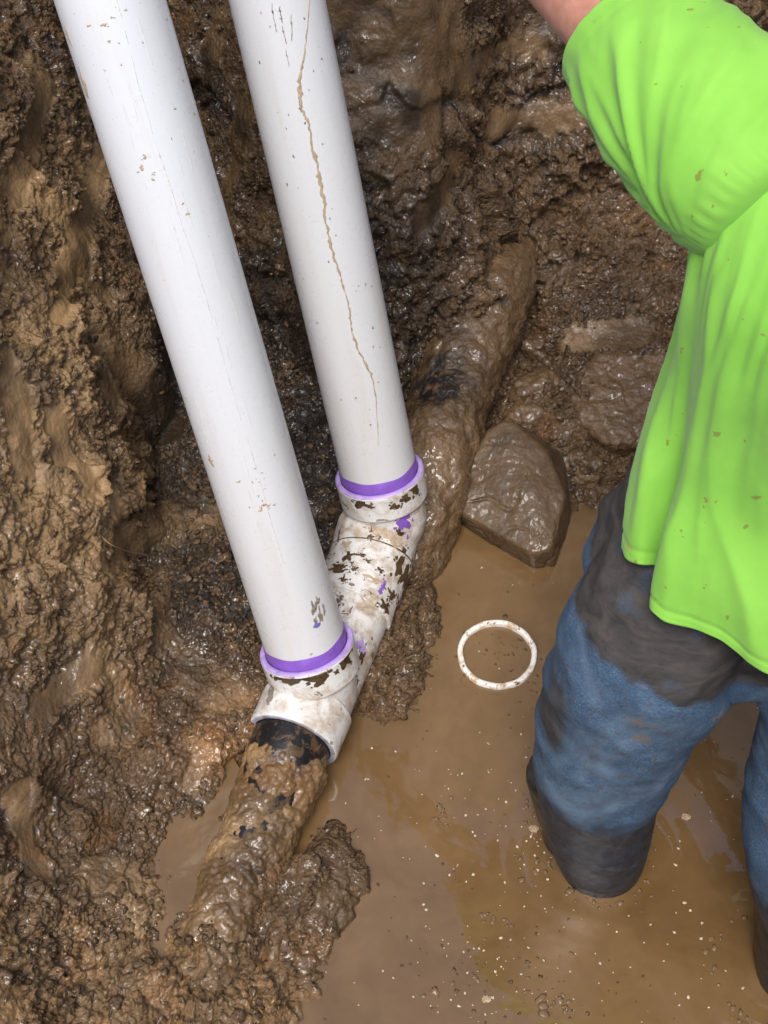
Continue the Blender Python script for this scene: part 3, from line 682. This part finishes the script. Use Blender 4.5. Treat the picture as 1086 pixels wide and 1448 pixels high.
# broken slab of mud on the far side of the water
V, F = hull(px_pts([(800, 545, .085), (850, 500, .105), (960, 500, .10), (1000, 560, .08), (960, 620, .07), (905, 625, .075), (858, 632, .072), (815, 590, .085), (800, 600, .0), (860, 650, .0), (910, 660, -.02), (1000, 640, -.02), (1000, 520, -.02), (830, 500, -.02)]), 6, .008, 15, 2, .004)
lump_mesh('mud_slab', V, F, 'wide slumped slab of wet mud with a broken overhanging edge behind the rock', 'mud slab', M_SLIP, PZ(900, 560, 0), attrs={'dark': .3*sstep(.2, .5, noise(V*20, 3))})
# cut pvc ring lying in the water
def rusty_ring():
    M = Mat('stained_white_ring'); g = M.noise(70, 5, .65)
    c = M.mix(M.ramp(g, [(.50, 0.), (.60, .8)]), (.80, .77, .72), (.45, .28, .13)); c = M.mix(M.ramp(M.noise(120, 4, .6), [(.60, 0.), (.66, 1.)]), c, (.11, .06, .03))
    M.set(Base_Color=c, Roughness=.4, Normal=M.bump(g, .3, .002)); return M.m
rc = PZ(703, 925, .004); th = np.linspace(0, 2*np.pi, 96, endpoint=False); V = []
for rr, zz in ((.0515, -.006), (.0510, .0025), (.0525, .0042), (.0575, .0046), (.0592, .003), (.0592, -.006)):
    rv = rr+.0003*np.sin(5*th+1)+.0003*np.sin(11*th); V += [(rc[0]+r_*math.cos(t), rc[1]+r_*math.sin(t), rc[2]+zz+.0012*math.sin(t+.6)) for r_, t in zip(rv, th)]
tag(make_mesh('pipe_ring', V, grid_faces(6, 96, False), rusty_ring(), None, rc), 'thin white cut pipe ring stained brown, floating in the muddy water', 'pipe ring')
# fine root sticking out of the bank
rt = [near_ground(u, v)-ray(u, v)*off for u, v, off in ((138, 752, -.01), (150, 765, .012), (163, 773, .020), (178, 779, .022), (195, 783, .02), (205, 784, .016), (211, 790, .014))]
V, F = tube(resample(rt, 24), np.linspace(.0011, .0005, 24), 8)
tag(make_mesh('root', V, F, simple('pale_root', (.36, .24, .13), .6), None, rt[0]), 'thin pale curved root poking out of the left bank', 'root')

# loose crumbs of soil and flecks on the water (uncountable)
bmi = bmesh.new(); bmesh.ops.create_icosphere(bmi, subdivisions=2, radius=1); ICO2 = np.array([v.co[:] for v in bmi.verts]); ICO2F = np.array([[v.index for v in f.verts] for f in bmi.faces], np.int32); bmi.free()
def scatter(name, pts, rad, flat, mat, rng, kind='stuff', sink=.0):
    n = len(pts); vs = []
    for k in range(10):
        q = ICO2+k*7; vs.append(ICO2*(1+.9*fbm(q*1.3, 2, k)[:, None]))
    vs = np.array(vs); pick = rng.integers(0, 10, n); ang = rng.uniform(0, 6.28, n)
    A = vs[pick]; c, s = np.cos(ang)[:, None], np.sin(ang)[:, None]
    st = rng.uniform(.7, 1.4, (n, 2)); X = A[:, :, 0]*st[:, :1]; Yv = A[:, :, 1]*st[:, 1:]
    V = np.stack([X*c-Yv*s, X*s+Yv*c, A[:, :, 2]*flat], 2)*rad[:, None, None]+pts[:, None, :]
    F = (ICO2F[None]+(np.arange(n)*len(ICO2))[:, None, None]).reshape(-1, 3)
    return tag(make_mesh(name, V.reshape(-1, 3), F.astype(np.int32), mat), kind=kind)
rng = np.random.default_rng(5)
pr = np.clip(G_CR*.9+G_LU*.6, 0, 1)*(GQ[:, 2] > .004)*(GQ[:, 0] > -.75)*(GQ[:, 1] > .45)*(GQ[:, 1] < 2.3)*(GQ[:, 0] < .85)
clump = sstep(-.1, .45, noise(GQ*11, 91)); pr = pr*(.15+clump)
k = rng.choice(len(GQ), 22000, replace=False, p=pr/pr.sum())
rad = np.clip(rng.lognormal(math.log(.0023), .5, len(k)), .001, .009)
scatter('soil_crumbs', GQ[k]-G_N[k]*(rad*.1)[:, None], rad, .8, M_MUD, rng)
def water_pts(n, regs=None):
    out = []
    while len(out) < n:
        if regs and rng.random() < .6:
            cu, cv, su, sv = regs[rng.integers(len(regs))]; u, v = cu+rng.normal()*su, cv+rng.normal()*sv
        else: u, v = rng.uniform(430, 1080), rng.uniform(700, 1446)
        p = PZ(u, v, 0)
        if poly_sd(np.array([p[0]]), np.array([p[1]]), SHORE_XY)[0] < -.004: out.append(p)
    return np.array(out)
p = water_pts(300, [(680, 1400, 60, 40), (900, 1300, 90, 90), (640, 1180, 60, 80), (760, 1180, 20, 40)]); scatter('pale_flecks', p+[0, 0, .0006], np.clip(rng.lognormal(math.log(.0010), .4, len(p)), .0006, .0028), .5, simple('pale_fleck', (.55, .46, .33), .4), rng)
p = water_pts(240, [(720, 940, 40, 40), (700, 1380, 90, 50)]); scatter('dark_flecks', p+[0, 0, .0004], np.clip(rng.lognormal(math.log(.0010), .4, len(p)), .0006, .003), .4, M_SPLAT, rng)
regs = [(625, 1150, 6, 12), (690, 1300, 14, 14), (680, 1395, 40, 16), (745, 1150, 10, 40), (570, 985, 14, 12), (785, 1420, 20, 10), (760, 1200, 12, 22)]
out = []
for _ in range(100):
    cu, cv, su, sv = regs[rng.integers(len(regs))]; out.append(PZ(cu+rng.normal()*su, cv+rng.normal()*sv, 0))
for c_, rr_ in ((PZ(850, 1212, 0), .064), (PZ(1095, 1370, 0), .074)):
    for _ in range(45): t_ = RNG.uniform(0, 6.28); out.append(c_+np.array([math.cos(t_), math.sin(t_), 0])*(rr_+abs(RNG.normal())*.008))
out = np.array(out); M = Mat('froth_bubble'); M.set(Base_Color=(.17, .11, .06, 1), Roughness=.04, IOR=1.34)
scatter('bubbles', out, np.clip(rng.lognormal(math.log(.0024), .4, len(out)), .001, .006), .45, M.m, rng)
for (u, v, r, lab) in ((970, 1155, .0045, 'pale crumbly scrap floating between the two boots'), (755, 1172, .005, 'pale chip of debris floating beside the left boot'), (688, 1413, .004, 'yellowish bit of debris floating in the near foam')):
    c = PZ(u, v, .001); Vv = c+ICO5*np.array([r*1.3, r, r*.45])*(1+.5*fbm(ICO5*2.5+u, 3, 7)[:, None])
    lump_mesh('debris_scrap', Vv, ICO5F, lab, 'debris', simple('pale_scrap', (.40, .30, .19), .6, .4, 200), c, 'scraps floating in the water')

# ------------------------------------------------------------------ the worker
def rings_loft(rings, n=64):
    """rings: list of (centre, axis a vector, axis b vector)"""
    th = np.linspace(0, 2*np.pi, n, endpoint=False); V = []
    for c, a, b in rings: V.append(np.asarray(c)+np.cos(th)[:, None]*np.asarray(a)+np.sin(th)[:, None]*np.asarray(b))
    return np.vstack(V), grid_faces(len(rings), n, True)
def interp_rings(keys, m):
    A = np.array([np.r_[c, a, b] for c, a, b in keys]); R = resample(A, m); return [(r[:3], r[3:6], r[6:9]) for r in R]
def limb(pts, rads, m=40, n=48): 
    A = np.c_[np.asarray(pts, float), np.asarray(rads, float)]; R = resample(A, m); return tube(R[:, :3], R[:, 3], n)
WB = np.array([.42, .82, 0.])
worker = thing('person', WB, 'worker in bright green t-shirt and wet blue jeans standing in muddy water', 'person')
# joints
LH, RH = np.array([.335, .885, .57]), np.array([.545, .86, .58])
LK, RK = PD(862, 1050, 1.70), np.array([.515, .755, .28])
LF, RF = PZ(850, 1212, 0), np.array([.548, .66, 0.])
SHL, SHR = PD(1092, 268, 1.22), np.array([.66, 1.03, 1.10])
CU = PD(886, 48, 1.335); adir = (CU-SHL)/np.linalg.norm(CU-SHL)
ELB = CU+adir*.10+np.array([-.006, -.004, -.002]); WR = ELB+np.array([-.13, .20, .07])
NECK = np.array([.505, 1.06, 1.14]); HEAD = np.array([.50, 1.14, 1.27])
# body: one skinned figure
def skin_body():
    J = {}; vs, es, rs = [], [], []
    def add(name, p, r, par=None):
        J[name] = len(vs); vs.append(Vector([float(c) for c in p])); rs.append(r)
        if par: es.append((J[par], J[name]))
    add('pelvis', (LH+RH)/2+np.array([0, .05, .0]), .080); add('waist', (LH+RH)/2+np.array([.01, .08, .16]), .085, 'pelvis'); add('chest', (SHL+SHR)/2+np.array([0, 0, -.12]), .115, 'waist')
    add('upchest', (SHL+SHR)/2+np.array([.0, .01, -.01]), .085, 'chest'); add('neck', NECK, .052, 'upchest'); add('jaw', NECK*.45+HEAD*.55, .062, 'neck'); add('skull', HEAD, .083, 'jaw'); add('crown', HEAD+np.array([0, .02, .07]), .06, 'skull')
    add('lsh', SHL+np.array([.01, .0, -.01]), .058, 'upchest'); add('lup', SHL*.45+ELB*.55, .049, 'lsh'); add('lel', ELB, .043, 'lup'); add('lfa', ELB*.6+WR*.4, .043, 'lel'); add('lwr', WR, .027, 'lfa'); add('lpalm', WR+(WR-ELB)*.32, .034, 'lwr')
    add('rsh', SHR, .058, 'upchest'); re, rw = SHR+np.array([.12, .14, -.22]), SHR+np.array([.0, .36, -.26]); add('rup', SHR*.5+re*.5, .05, 'rsh'); add('rel', re, .043, 'rup'); add('rwr', rw, .028, 'rel'); add('rpalm', rw+np.array([-.03, .07, 0]), .034, 'rwr')
    for s, h, k, f in (('l', LH, LK, LF), ('r', RH, RK, RF)):
        add(s+'hip', h+np.array([0, .03, -.05]), .068, 'pelvis'); add(s+'kn', k, .058, s+'hip'); add(s+'an', f+np.array([0, 0, -.10]), .043, s+'kn'); add(s+'he', f+np.array([0, 0, -.22]), .042, s+'an'); add(s+'to', f+np.array([-.03, .13, -.25]), .036, s+'he')
    # hands: five fingers each
    for side, w0, p0 in (('l', WR, WR+(WR-ELB)*.32), ('r', rw, rw+np.array([-.03, .07, 0]))):
        d = p0-w0; d /= np.linalg.norm(d); sd_ = np.cross(d, [0, 0, 1.]); sd_ /= np.linalg.norm(sd_)
        for i, (o_, L) in enumerate(((-.026, .066), (-.009, .076), (.009, .072), (.026, .056))):
            a = p0+sd_*o_+d*.022; add(f'{side}f{i}a', a, .0095, side+'palm'); add(f'{side}f{i}b', a+d*L*.5+np.array([0, 0, -.012]), .0085, f'{side}f{i}a'); add(f'{side}f{i}c', a+d*L*.85+np.array([0, 0, -.035]), .0075, f'{side}f{i}b')
        sgn = 1 if side == 'l' else -1
        a = p0+sd_*.036*sgn-d*.02; add(side+'ta', a, .011, side+'palm'); add(side+'tb', a+sd_*.02*sgn+d*.032+np.array([0, 0, -.01]), .0095, side+'ta')
    me = bpy.data.meshes.new('tmp'); me.from_pydata(vs, es, []); o = bpy.data.objects.new('tmp', me); COL.objects.link(o)
    o.modifiers.new('k', 'SKIN')
    for i, sv in enumerate(me.skin_vertices[0].data): sv.radius = (rs[i], rs[i]); sv.use_root = (i == 0)
    s = o.modifiers.new('s', 'SUBSURF'); s.levels = 2; s.render_levels = 2
    return evaluated(o)
M_SKIN = Mat('skin')
f = M_SKIN.noise(60, 4, .6); c = M_SKIN.ramp(f, [(.35, (.42, .185, .125)), (.65, (.52, .25, .175))]); c = M_SKIN.mix(M_SKIN.ramp(M_SKIN.noise(300, 3, .5), [(.6, 0.), (.7, .3)]), c, (.36, .14, .09))
M_SKIN.set(Base_Color=c, Roughness=.5, Normal=M_SKIN.bump(M_SKIN.noise(420, 3, .6), .15, .001)); M_SKIN.b.inputs['Subsurface Weight'].default_value = .12; M_SKIN.b.inputs['Subsurface Radius'].default_value = (.02, .008, .004); M_SKIN.b.inputs['Subsurface Scale'].default_value = .3
V, N, F = skin_body()
# face: nose, brow, mouth and ears shaped out of the head itself
hd = HEAD+np.array([0, .0, -.02]); rel = V-hd
V = V+np.outer(.018*gauss(rel, (0, .085, -.01), (.014, .05, .022)), (0, 1, -.3))-np.outer(.008*(gauss(rel, (-.032, .08, .012), (.014, .04, .010))+gauss(rel, (.032, .08, .012), (.014, .04, .010))), (0, 1, 0))
V = V-np.outer(.005*gauss(rel, (0, .08, -.05), (.022, .04, .005)), (0, 1, 0))+np.outer(.016*gauss(rel, (.085, 0, -.005), (.02, .014, .026)), (1, -.3, 0))-np.outer(.016*gauss(rel, (-.085, 0, -.005), (.02, .014, .026)), (1, .3, 0))
make_mesh('body', V, F, M_SKIN.m, worker, WB)
hv = ICO5*np.array([.092, .102, .10]); keep = (hv[:, 2] > -.015-.5*hv[:, 1])
hair_d = 1+.05*fbm(ICO5*6, 3, 4)+.02*noise(ICO5*40, 6)
hb = bmesh.new(); vv = [hb.verts.new(Vector((HEAD+np.array([0, .0, .012])+hv[i]*hair_d[i]).tolist())) if keep[i] else None for i in range(len(hv))]
for f3 in ICO5F:
    if all(vv[i] for i in f3): hb.faces.new([vv[i] for i in f3])
loose = [v for v in hb.verts if not v.link_faces]; bmesh.ops.delete(hb, geom=loose, context='VERTS'); hb.verts.index_update()
make_mesh('hair', np.array([v.co[:] for v in hb.verts]), [tuple(v.index for v in f3.verts) for f3 in hb.faces], simple('brown_hair', (.06, .035, .02), .5, .4, 200, .5), worker, WB); hb.free()

# jeans: legs and seat fused into one cloth surface
def e(ax, r): return np.asarray(ax, float)*r
Lpts = [LF+np.array([.002, -.002, -.12]), LF+np.array([0, 0, -.01]), PD(848, 1180, 1.85), PD(848, 1100, 1.765), PD(876, 1010, 1.665), PD(912, 930, 1.59), PD(950, 865, 1.57), LH+np.array([.02, .04, -.04])]
Lrad = [.056, .057, .066, .078, .087, .092, .093, .090]
Rpts = [RF+np.array([0, 0, .12]), RF+np.array([-.02, .02, .19]), RF+np.array([-.03, .06, .26]), np.array([.515, .775, .34]), np.array([.53, .81, .44]), RH+np.array([0, .03, -.04])]
Rrad = [.068, .084, .088, .088, .098, .100]
seat = [((.44, .93, .40), (.12, 0, 0), (0, .085, 0)), ((.43, .93, .445), (.18, 0, .0), (0, .125, .01)), ((.432, .945, .51), (.192, 0, .005), (0, .14, .02)), ((.44, .955, .57), (.172, 0, .01), (0, .125, .03)), ((.45, .965, .66), (.15, 0, .01), (0, .105, .04))]
V, N, F = remesh([limb(Lpts, Lrad), limb(Rpts, Rrad), rings_loft(interp_rings(seat, 24))], .0042, 14)
def wrinkle(V, sc, seed): return 1-2*np.abs(noise(V*np.asarray(sc), seed))
q = V.copy()
low = sstep(.45, .15, q[:, 2])
tt_ = q[:, 2]+.50*q[:, 0]+.25*q[:, 1]; ss_ = q[:, 0]-.5*q[:, 2]; wq = .012*noise(q*9, 3)
A_ = sstep(.13, .30, q[:, 2])
d = A_*(.0072*wrinkle(np.stack([ss_*5, (tt_+1.6*wq)*12, q[:, 1]*5], 1), (1, 1, 1), 5)*(.5+1.1*sstep(-.3, .3, noise(q*5, 25)))+.0034*wrinkle(np.stack([ss_*13, (tt_+2.5*wq)*27, q[:, 1]*9], 1), (1, 1, 1), 6)*sstep(-.15, .35, noise(q*8, 26)))+.0016*wrinkle(q+.03*noise(q*9, 4)[:, None], (14, 14, 22), 16)*(.5+.5*A_)+.0010*noise(q*60, 7)
V = q+N*d[:, None]
def denim():
    M = Mat('denim'); v1 = M.scaled((900, 900, 260)); v2 = M.scaled((260, 260, 1100))
    f = M.math('ADD', M.math('MULTIPLY', M.noise(1, 2, .5, 0, v1), .5), M.math('MULTIPLY', M.noise(1, 2, .5, 0, v2), .5))
    c = M.ramp(f, [(.36, (.020, .046, .090)), (.52, (.052, .102, .172)), (.68, (.125, .190, .270))])
    c = M.mix(M.ramp(M.noise(17, 5, .65), [(.40, 0.), (.62, .75)]), c, (.030, .060, .112)); c = M.mix(M.ramp(M.noise(9, 4, .6, .4), [(.52, 0.), (.70, .5)]), c, (.17, .245, .33))
    c = M.mix(M.ramp(M.noise(26, 5, .65, .5), [(.62, 0.), (.70, .75)]), c, (.17, .125, .085))
    flk = M.ramp(M.noise(95, 4, .6), [(.60, 0.), (.66, .55)])
    wet = M.attr('wet'); c = M.mix(wet, c, M.ramp(M.noise(60, 4, .6), [(.35, (.010, .0145, .025)), (.65, (.032, .042, .060))]))
    c = M.mix(flk, c, (.085, .062, .042))
    mud = M.attr('mud'); c = M.mix(mud, c, M.ramp(M.noise(1, 5, .65, .4, M.node('ShaderNodeMapping', Vector=M.co, Rotation=(0, .5, 0), Scale=(18, 30, 75)).outputs[0]), [(.35, (.020, .0165, .0145)), (.65, (.062, .050, .041))]))
    r = M.math('SUBTRACT', .85, M.math('MULTIPLY', wet, .33))
    M.set(Base_Color=c, Roughness=r, Normal=M.bump(f, .2, .0010, M.bump(M.noise(70, 4, .6), .3, .004))); return M.m
M_DEN = denim()
n7 = noise(q*16, 17); n8 = fbm(q*40, 3, 18)
wet = sstep(.245, .215, q[:, 2]+.035*n7+.012*n8)
mud = sstep(.43, .47, q[:, 2]+.30*(q[:, 0]-.30)*0-.35*np.clip(q[:, 0]-.34, 0, 1)*.0-.10*np.clip(.33-q[:, 0], 0, 1)+.015*n7+.012*n8)*sstep(.70, .60, q[:, 2])
# muddy band sags from the hip to the crotch
mud = sstep(-.004, .004, q[:, 2]-(.515-.32*np.clip(q[:, 0]-.26, 0, .2))+.012*n7+.010*n8)*(1-.35*sstep(.02, .06, q[:, 2]-.565+.15*n7+.05*n8))
streaks = gauss(q, PD(800, 985, 1.62), (.018, .05, .09))+.9*gauss(q, PD(838, 1040, 1.62), (.014, .05, .05))+.5*gauss(q, PD(785, 1000, 1.65), (.012, .05, .03))
mud = np.clip(mud*.95+sstep(.35, .75, streaks+.25*n7+.2*n8)*.9, 0, 1)
V = V+N*(mud*(.0012+.0016*fbm(q*55, 3, 20)))[:, None]
make_mesh('jeans', V, F, M_DEN, worker, WB, attrs={'wet': wet, 'mud': mud})
# rubber boots
def boot(f, knee, lean, name_z, off, rad):
    d = (knee-f); d /= d[2]
    pts = [f+d*z+np.array([off[0]*max(0, z+.02)*6, off[1]*max(0, z+.02)*6, 0]) for z in np.linspace(-.26, name_z, 9)]
    v1 = limb(pts, np.linspace(rad*.93, rad, 9)); toe = [f+d*(-.25), f+d*(-.26)+np.array([lean*.10, .10, 0]), f+d*(-.26)+np.array([lean*.16, .17, -.01])]
    v2 = limb(toe, [.055, .050, .038]); V, N, F = remesh([v1, v2], .006, 6)
    V = V+N*(.002*wrinkle(V, (20, 20, 60), 3))[:, None]; return V, F
M_BOOT = simple('black_rubber_boot', (.022, .019, .017), .3, .5, 60, .25)
V, F = boot(LF+np.array([-.026, .034, 0]), LK+np.array([-.05, .04, 0]), -.3, .165, (-.010, 0), .049); make_mesh('boot', V, F, M_BOOT, worker, WB)
V, F = boot(RF, RK, -.3, .17, (0, 0), .070); make_mesh('boot', V, F, M_BOOT, worker, WB)

# t-shirt: torso with a turned hem, and two sleeves set into it
HEMK = [(-8, PD(880, 772, 1.505)), (0, PD(883, 792, 1.485)), (7, PD(906, 799, 1.470)), (14, PD(936, 798, 1.475)), (18, PD(944, 808, 1.485)), (22, PD(931, 833, 1.470)), (27, PD(922, 860, 1.445)), (33, PD(938, 879, 1.435)), (42, PD(985, 889, 1.435)),
        (50, PD(1020, 905, 1.430)), (58, PD(1055, 932, 1.425)), (64, PD(1086, 951, 1.415)), (75, PD(1150, 968, 1.400)), (92, PD(1240, 966, 1.390)), (140, (.70, .80, .57)), (180, (.745, .90, .57)), (220, (.70, 1.02, .58)), (270, (.5, 1.07, .58)), (320, (.33, 1.03, .575)), (345, (.272, .965, .57))]
NR = 320; TH = np.linspace(0, 360, NR, endpoint=False)
hk = np.array([k for k, p in HEMK]); hp = np.array([p for k, p in HEMK], float)
hk3 = np.r_[hk-360, hk, hk+360]; hp3 = np.vstack([hp]*3)
HEM = np.stack([np.interp(TH, hk3, hp3[:, c]) for c in range(3)], 1)
for _ in range(5): HEM = .25*np.roll(HEM, 1, 0)+.5*HEM+.25*np.roll(HEM, -1, 0)
TB = [((.500, .900, .58), (.240, -.02, .015), (.02, .150, .03)), ((.500, .915, .66), (.228, -.02, .01), (.02, .148, .04)), ((.497, .935, .75), (.212, -.015, .01), (.015, .144, .05)), ((.494, .950, .85), (.208, -.01, .01), (.01, .150, .05)),
      ((.493, .962, .93), (.208, -.005, .01), (.0, .160, .05)), ((.495, .978, 1.0), (.206, .0, .01), (0, .158, .06)), ((.498, 1.0, 1.06), (.188, 0, .005), (0, .132, .05)), ((.50, 1.02, 1.10), (.125, 0, 0), (0, .10, .03)), ((.503, 1.04, 1.135), (.072, 0, 0), (0, .062, .02))]
NROW = 150; RR = interp_rings(TB, NROW); rows = []; t_ = np.radians(TH)[:, None]
sup = lambda x, e_: np.sign(x)*np.abs(x)**e_
for i, (c, a_, b_) in enumerate(RR):
    ex = np.interp(i, [0, 40, 110, NROW-1], [1.0, .86, .80, 1.0]); el = c-sup(np.cos(t_), ex)*a_-sup(np.sin(t_), ex)*b_; wgt = max(0, 1-i/(.46*NROW))**1.5; lift = (c-RR[0][0])
    rows.append(el*(1-wgt)+(HEM+lift)*wgt)
G = np.array(rows)
def grid_normals(G, closed_j=True):
    du = np.gradient(G, axis=0); dv = np.roll(G, -1, 1)-np.roll(G, 1, 1); n = np.cross(dv, du); n /= np.linalg.norm(n, axis=2)[:, :, None]+1e-12
    cen = G.mean(axis=1, keepdims=True); 
    return n*np.sign(((G-cen)*n).sum(2).mean())
def nz(a, b, c, seed): sh = a.shape; return noise(np.stack([np.broadcast_to(v, sh).ravel() for v in (a, b, c)], 1), seed).reshape(sh)
GN = grid_normals(G); hh = np.linspace(0, 1, NROW)[:, None]*np.ones((1, NR)); ang = np.radians(TH)[None, :]*np.ones((NROW, 1)); px_, py_ = np.cos(ang), np.sin(ang)
rid = lambda n: 1-2.4*np.abs(n)
drift = hh*.9; ca, sa_ = np.cos(ang+drift*.5), np.sin(ang+drift*.5)
f1 = rid(nz(ca*2.3, sa_*2.3, hh*1.3, 12)); f2 = rid(nz(ca*4.6, sa_*4.6, hh*1.9, 13)); f3 = nz(px_*9, py_*9, hh*6, 14)
amp = sstep(1.0, .55, hh)*(.55+.45*sstep(0, .12, hh))
f4 = rid(nz(ca*7.5, sa_*7.5, hh*2.6, 16)); disp = amp*(.0095*f1+.0045*f2+.0022*f4*sstep(-.2, .5, f3))+.0012*f3-.003*amp
# gathers below the armhole seam
disp += .0016*np.sin(ang*60+2*nz(px_*7, py_*7, hh*5, 15))*sstep(.52, .66, hh)*sstep(.80, .70, hh)
disp -= .0016*np.exp(-((np.arange(NROW)[:, None]-5.5)/.8)**2)
G = G+GN*disp[:, :, None]
lip = [G[12]-GN[12]*.0045, G[6]-GN[6]*.0045, G[2]-GN[2]*.0042, G[0]-GN[0]*.0036-np.array([0, 0, .0010]), G[0]-GN[0]*.0018-np.array([0, 0, .0020]), G[0]-GN[0]*.0004-np.array([0, 0, .0012])]
G = np.concatenate([np.array(lip), G]); V1 = G.reshape(-1, 3); F1 = grid_faces(len(G), NR, False)+[tuple((len(G)-1)*NR+j for j in range(NR))]
def sleeve(pts, rads, low, m=110, n=140, fold=1.0):
    A = np.c_[np.asarray(pts, float), np.asarray(rads, float)]; R = resample(A, m); P, T, N_, B_ = frames(R[:, :3]); d = T[len(T)//2]
    e1 = low-d*low.dot(d); e1 /= np.linalg.norm(e1); e2 = np.cross(d, e1); th = np.linspace(-np.pi, np.pi, n, endpoint=False); dist = np.r_[0, np.cumsum(np.linalg.norm(np.diff(R[:, :3], axis=0), axis=1))]
    ph, dd = np.meshgrid(th, dist); dirs = np.cos(ph)[:, :, None]*e1+np.sin(ph)[:, :, None]*e2; L = dist[-1]
    w_ = .085*np.abs(ph); al = dd-.09; phi = np.arctan2(al+.012, w_+.03); rr_ = np.hypot(al+.012, w_+.03); sg = np.sign(ph)
    q = nz(phi*3.3, rr_*4, sg*3.0, 41); q2 = nz(phi*7.0, rr_*7, sg*5.0, 42)
    am = sstep(.0, .06, al)*sstep(L-.0, L-.05, dd); disp = fold*am*(.0085*rid(q)+.0042*rid(q2)-.003)+.0012*nz(np.cos(ph)*4, np.sin(ph)*4, dd*30, 43)
    # hanging slack along the under-edge, gathers at the seam and the stitched cuff
    disp += fold*.0008*np.sin(ph*44+3*np.sin(ph*5))*np.exp(-((al-.004)/.012)**2)-.0015*np.exp(-((dd-L+.021)/.0016)**2)
    Gs = R[:, None, :3]+dirs*(R[:, 3][:, None]+disp)[:, :, None]
    back = d*.05; lip = [Gs[-1]-dirs[-1]*.0012+d*.0014, Gs[-1]-dirs[-1]*.0030+d*.0006, Gs[-1]-dirs[-1]*.0045-back]
    Gs = np.concatenate([Gs, np.array(lip)]); return Gs.reshape(-1, 3), grid_faces(len(Gs), n, False)
low = np.array([-.82, -.58*sp, -.58*cp])
SL = sleeve([SHL+np.array([.09, .035, -.04]), SHL-adir*.01+np.array([.008, .014, -.018]), SHL*.55+CU*.45, SHL*.25+CU*.75, CU], [.066, .079, .083, .076, .070], low)
SRV = sleeve([SHR-np.array([.10, .0, .02]), SHR, SHR+np.array([.07, .08, -.12]), SHR+np.array([.10, .12, -.17])], [.08, .085, .078, .075], -low)
V, F, soilc = V1, F1, None
M = Mat('green_shirt'); c = M.ramp(M.noise(9, 4, .6), [(.3, (.190, .47, .048)), (.7, (.245, .555, .068))]); c = M.mix(M.ramp(M.noise(75, 3, .5), [(.70, 0.), (.715, .8)]), c, (.20, .20, .03))
c = M.mix(M.math('MULTIPLY', M.attr('soil'), .8), c, (.30, .30, .07))
wv = M.noise(1, 2, .5, 0, M.scaled((900, 900, 900)))
M.set(Base_Color=c, Roughness=.85, Normal=M.bump(wv, .12, .0008, M.bump(M.noise(45, 4, .6), .15, .004))); M.b.inputs['Sheen Weight'].default_value = .15
n9 = fbm(V*35, 3, 19); soil = np.clip(sstep(.35, .7, n9)*gauss(V, PD(920, 770, 1.5), (.06, .08, .05)), 0, 1)
shirt = make_mesh('shirt', V, F, M.m, worker, WB, attrs={'soil': soil})
for v_, f_ in (SL, SRV): make_mesh('sleeve', v_, f_, M.m, shirt, WB)
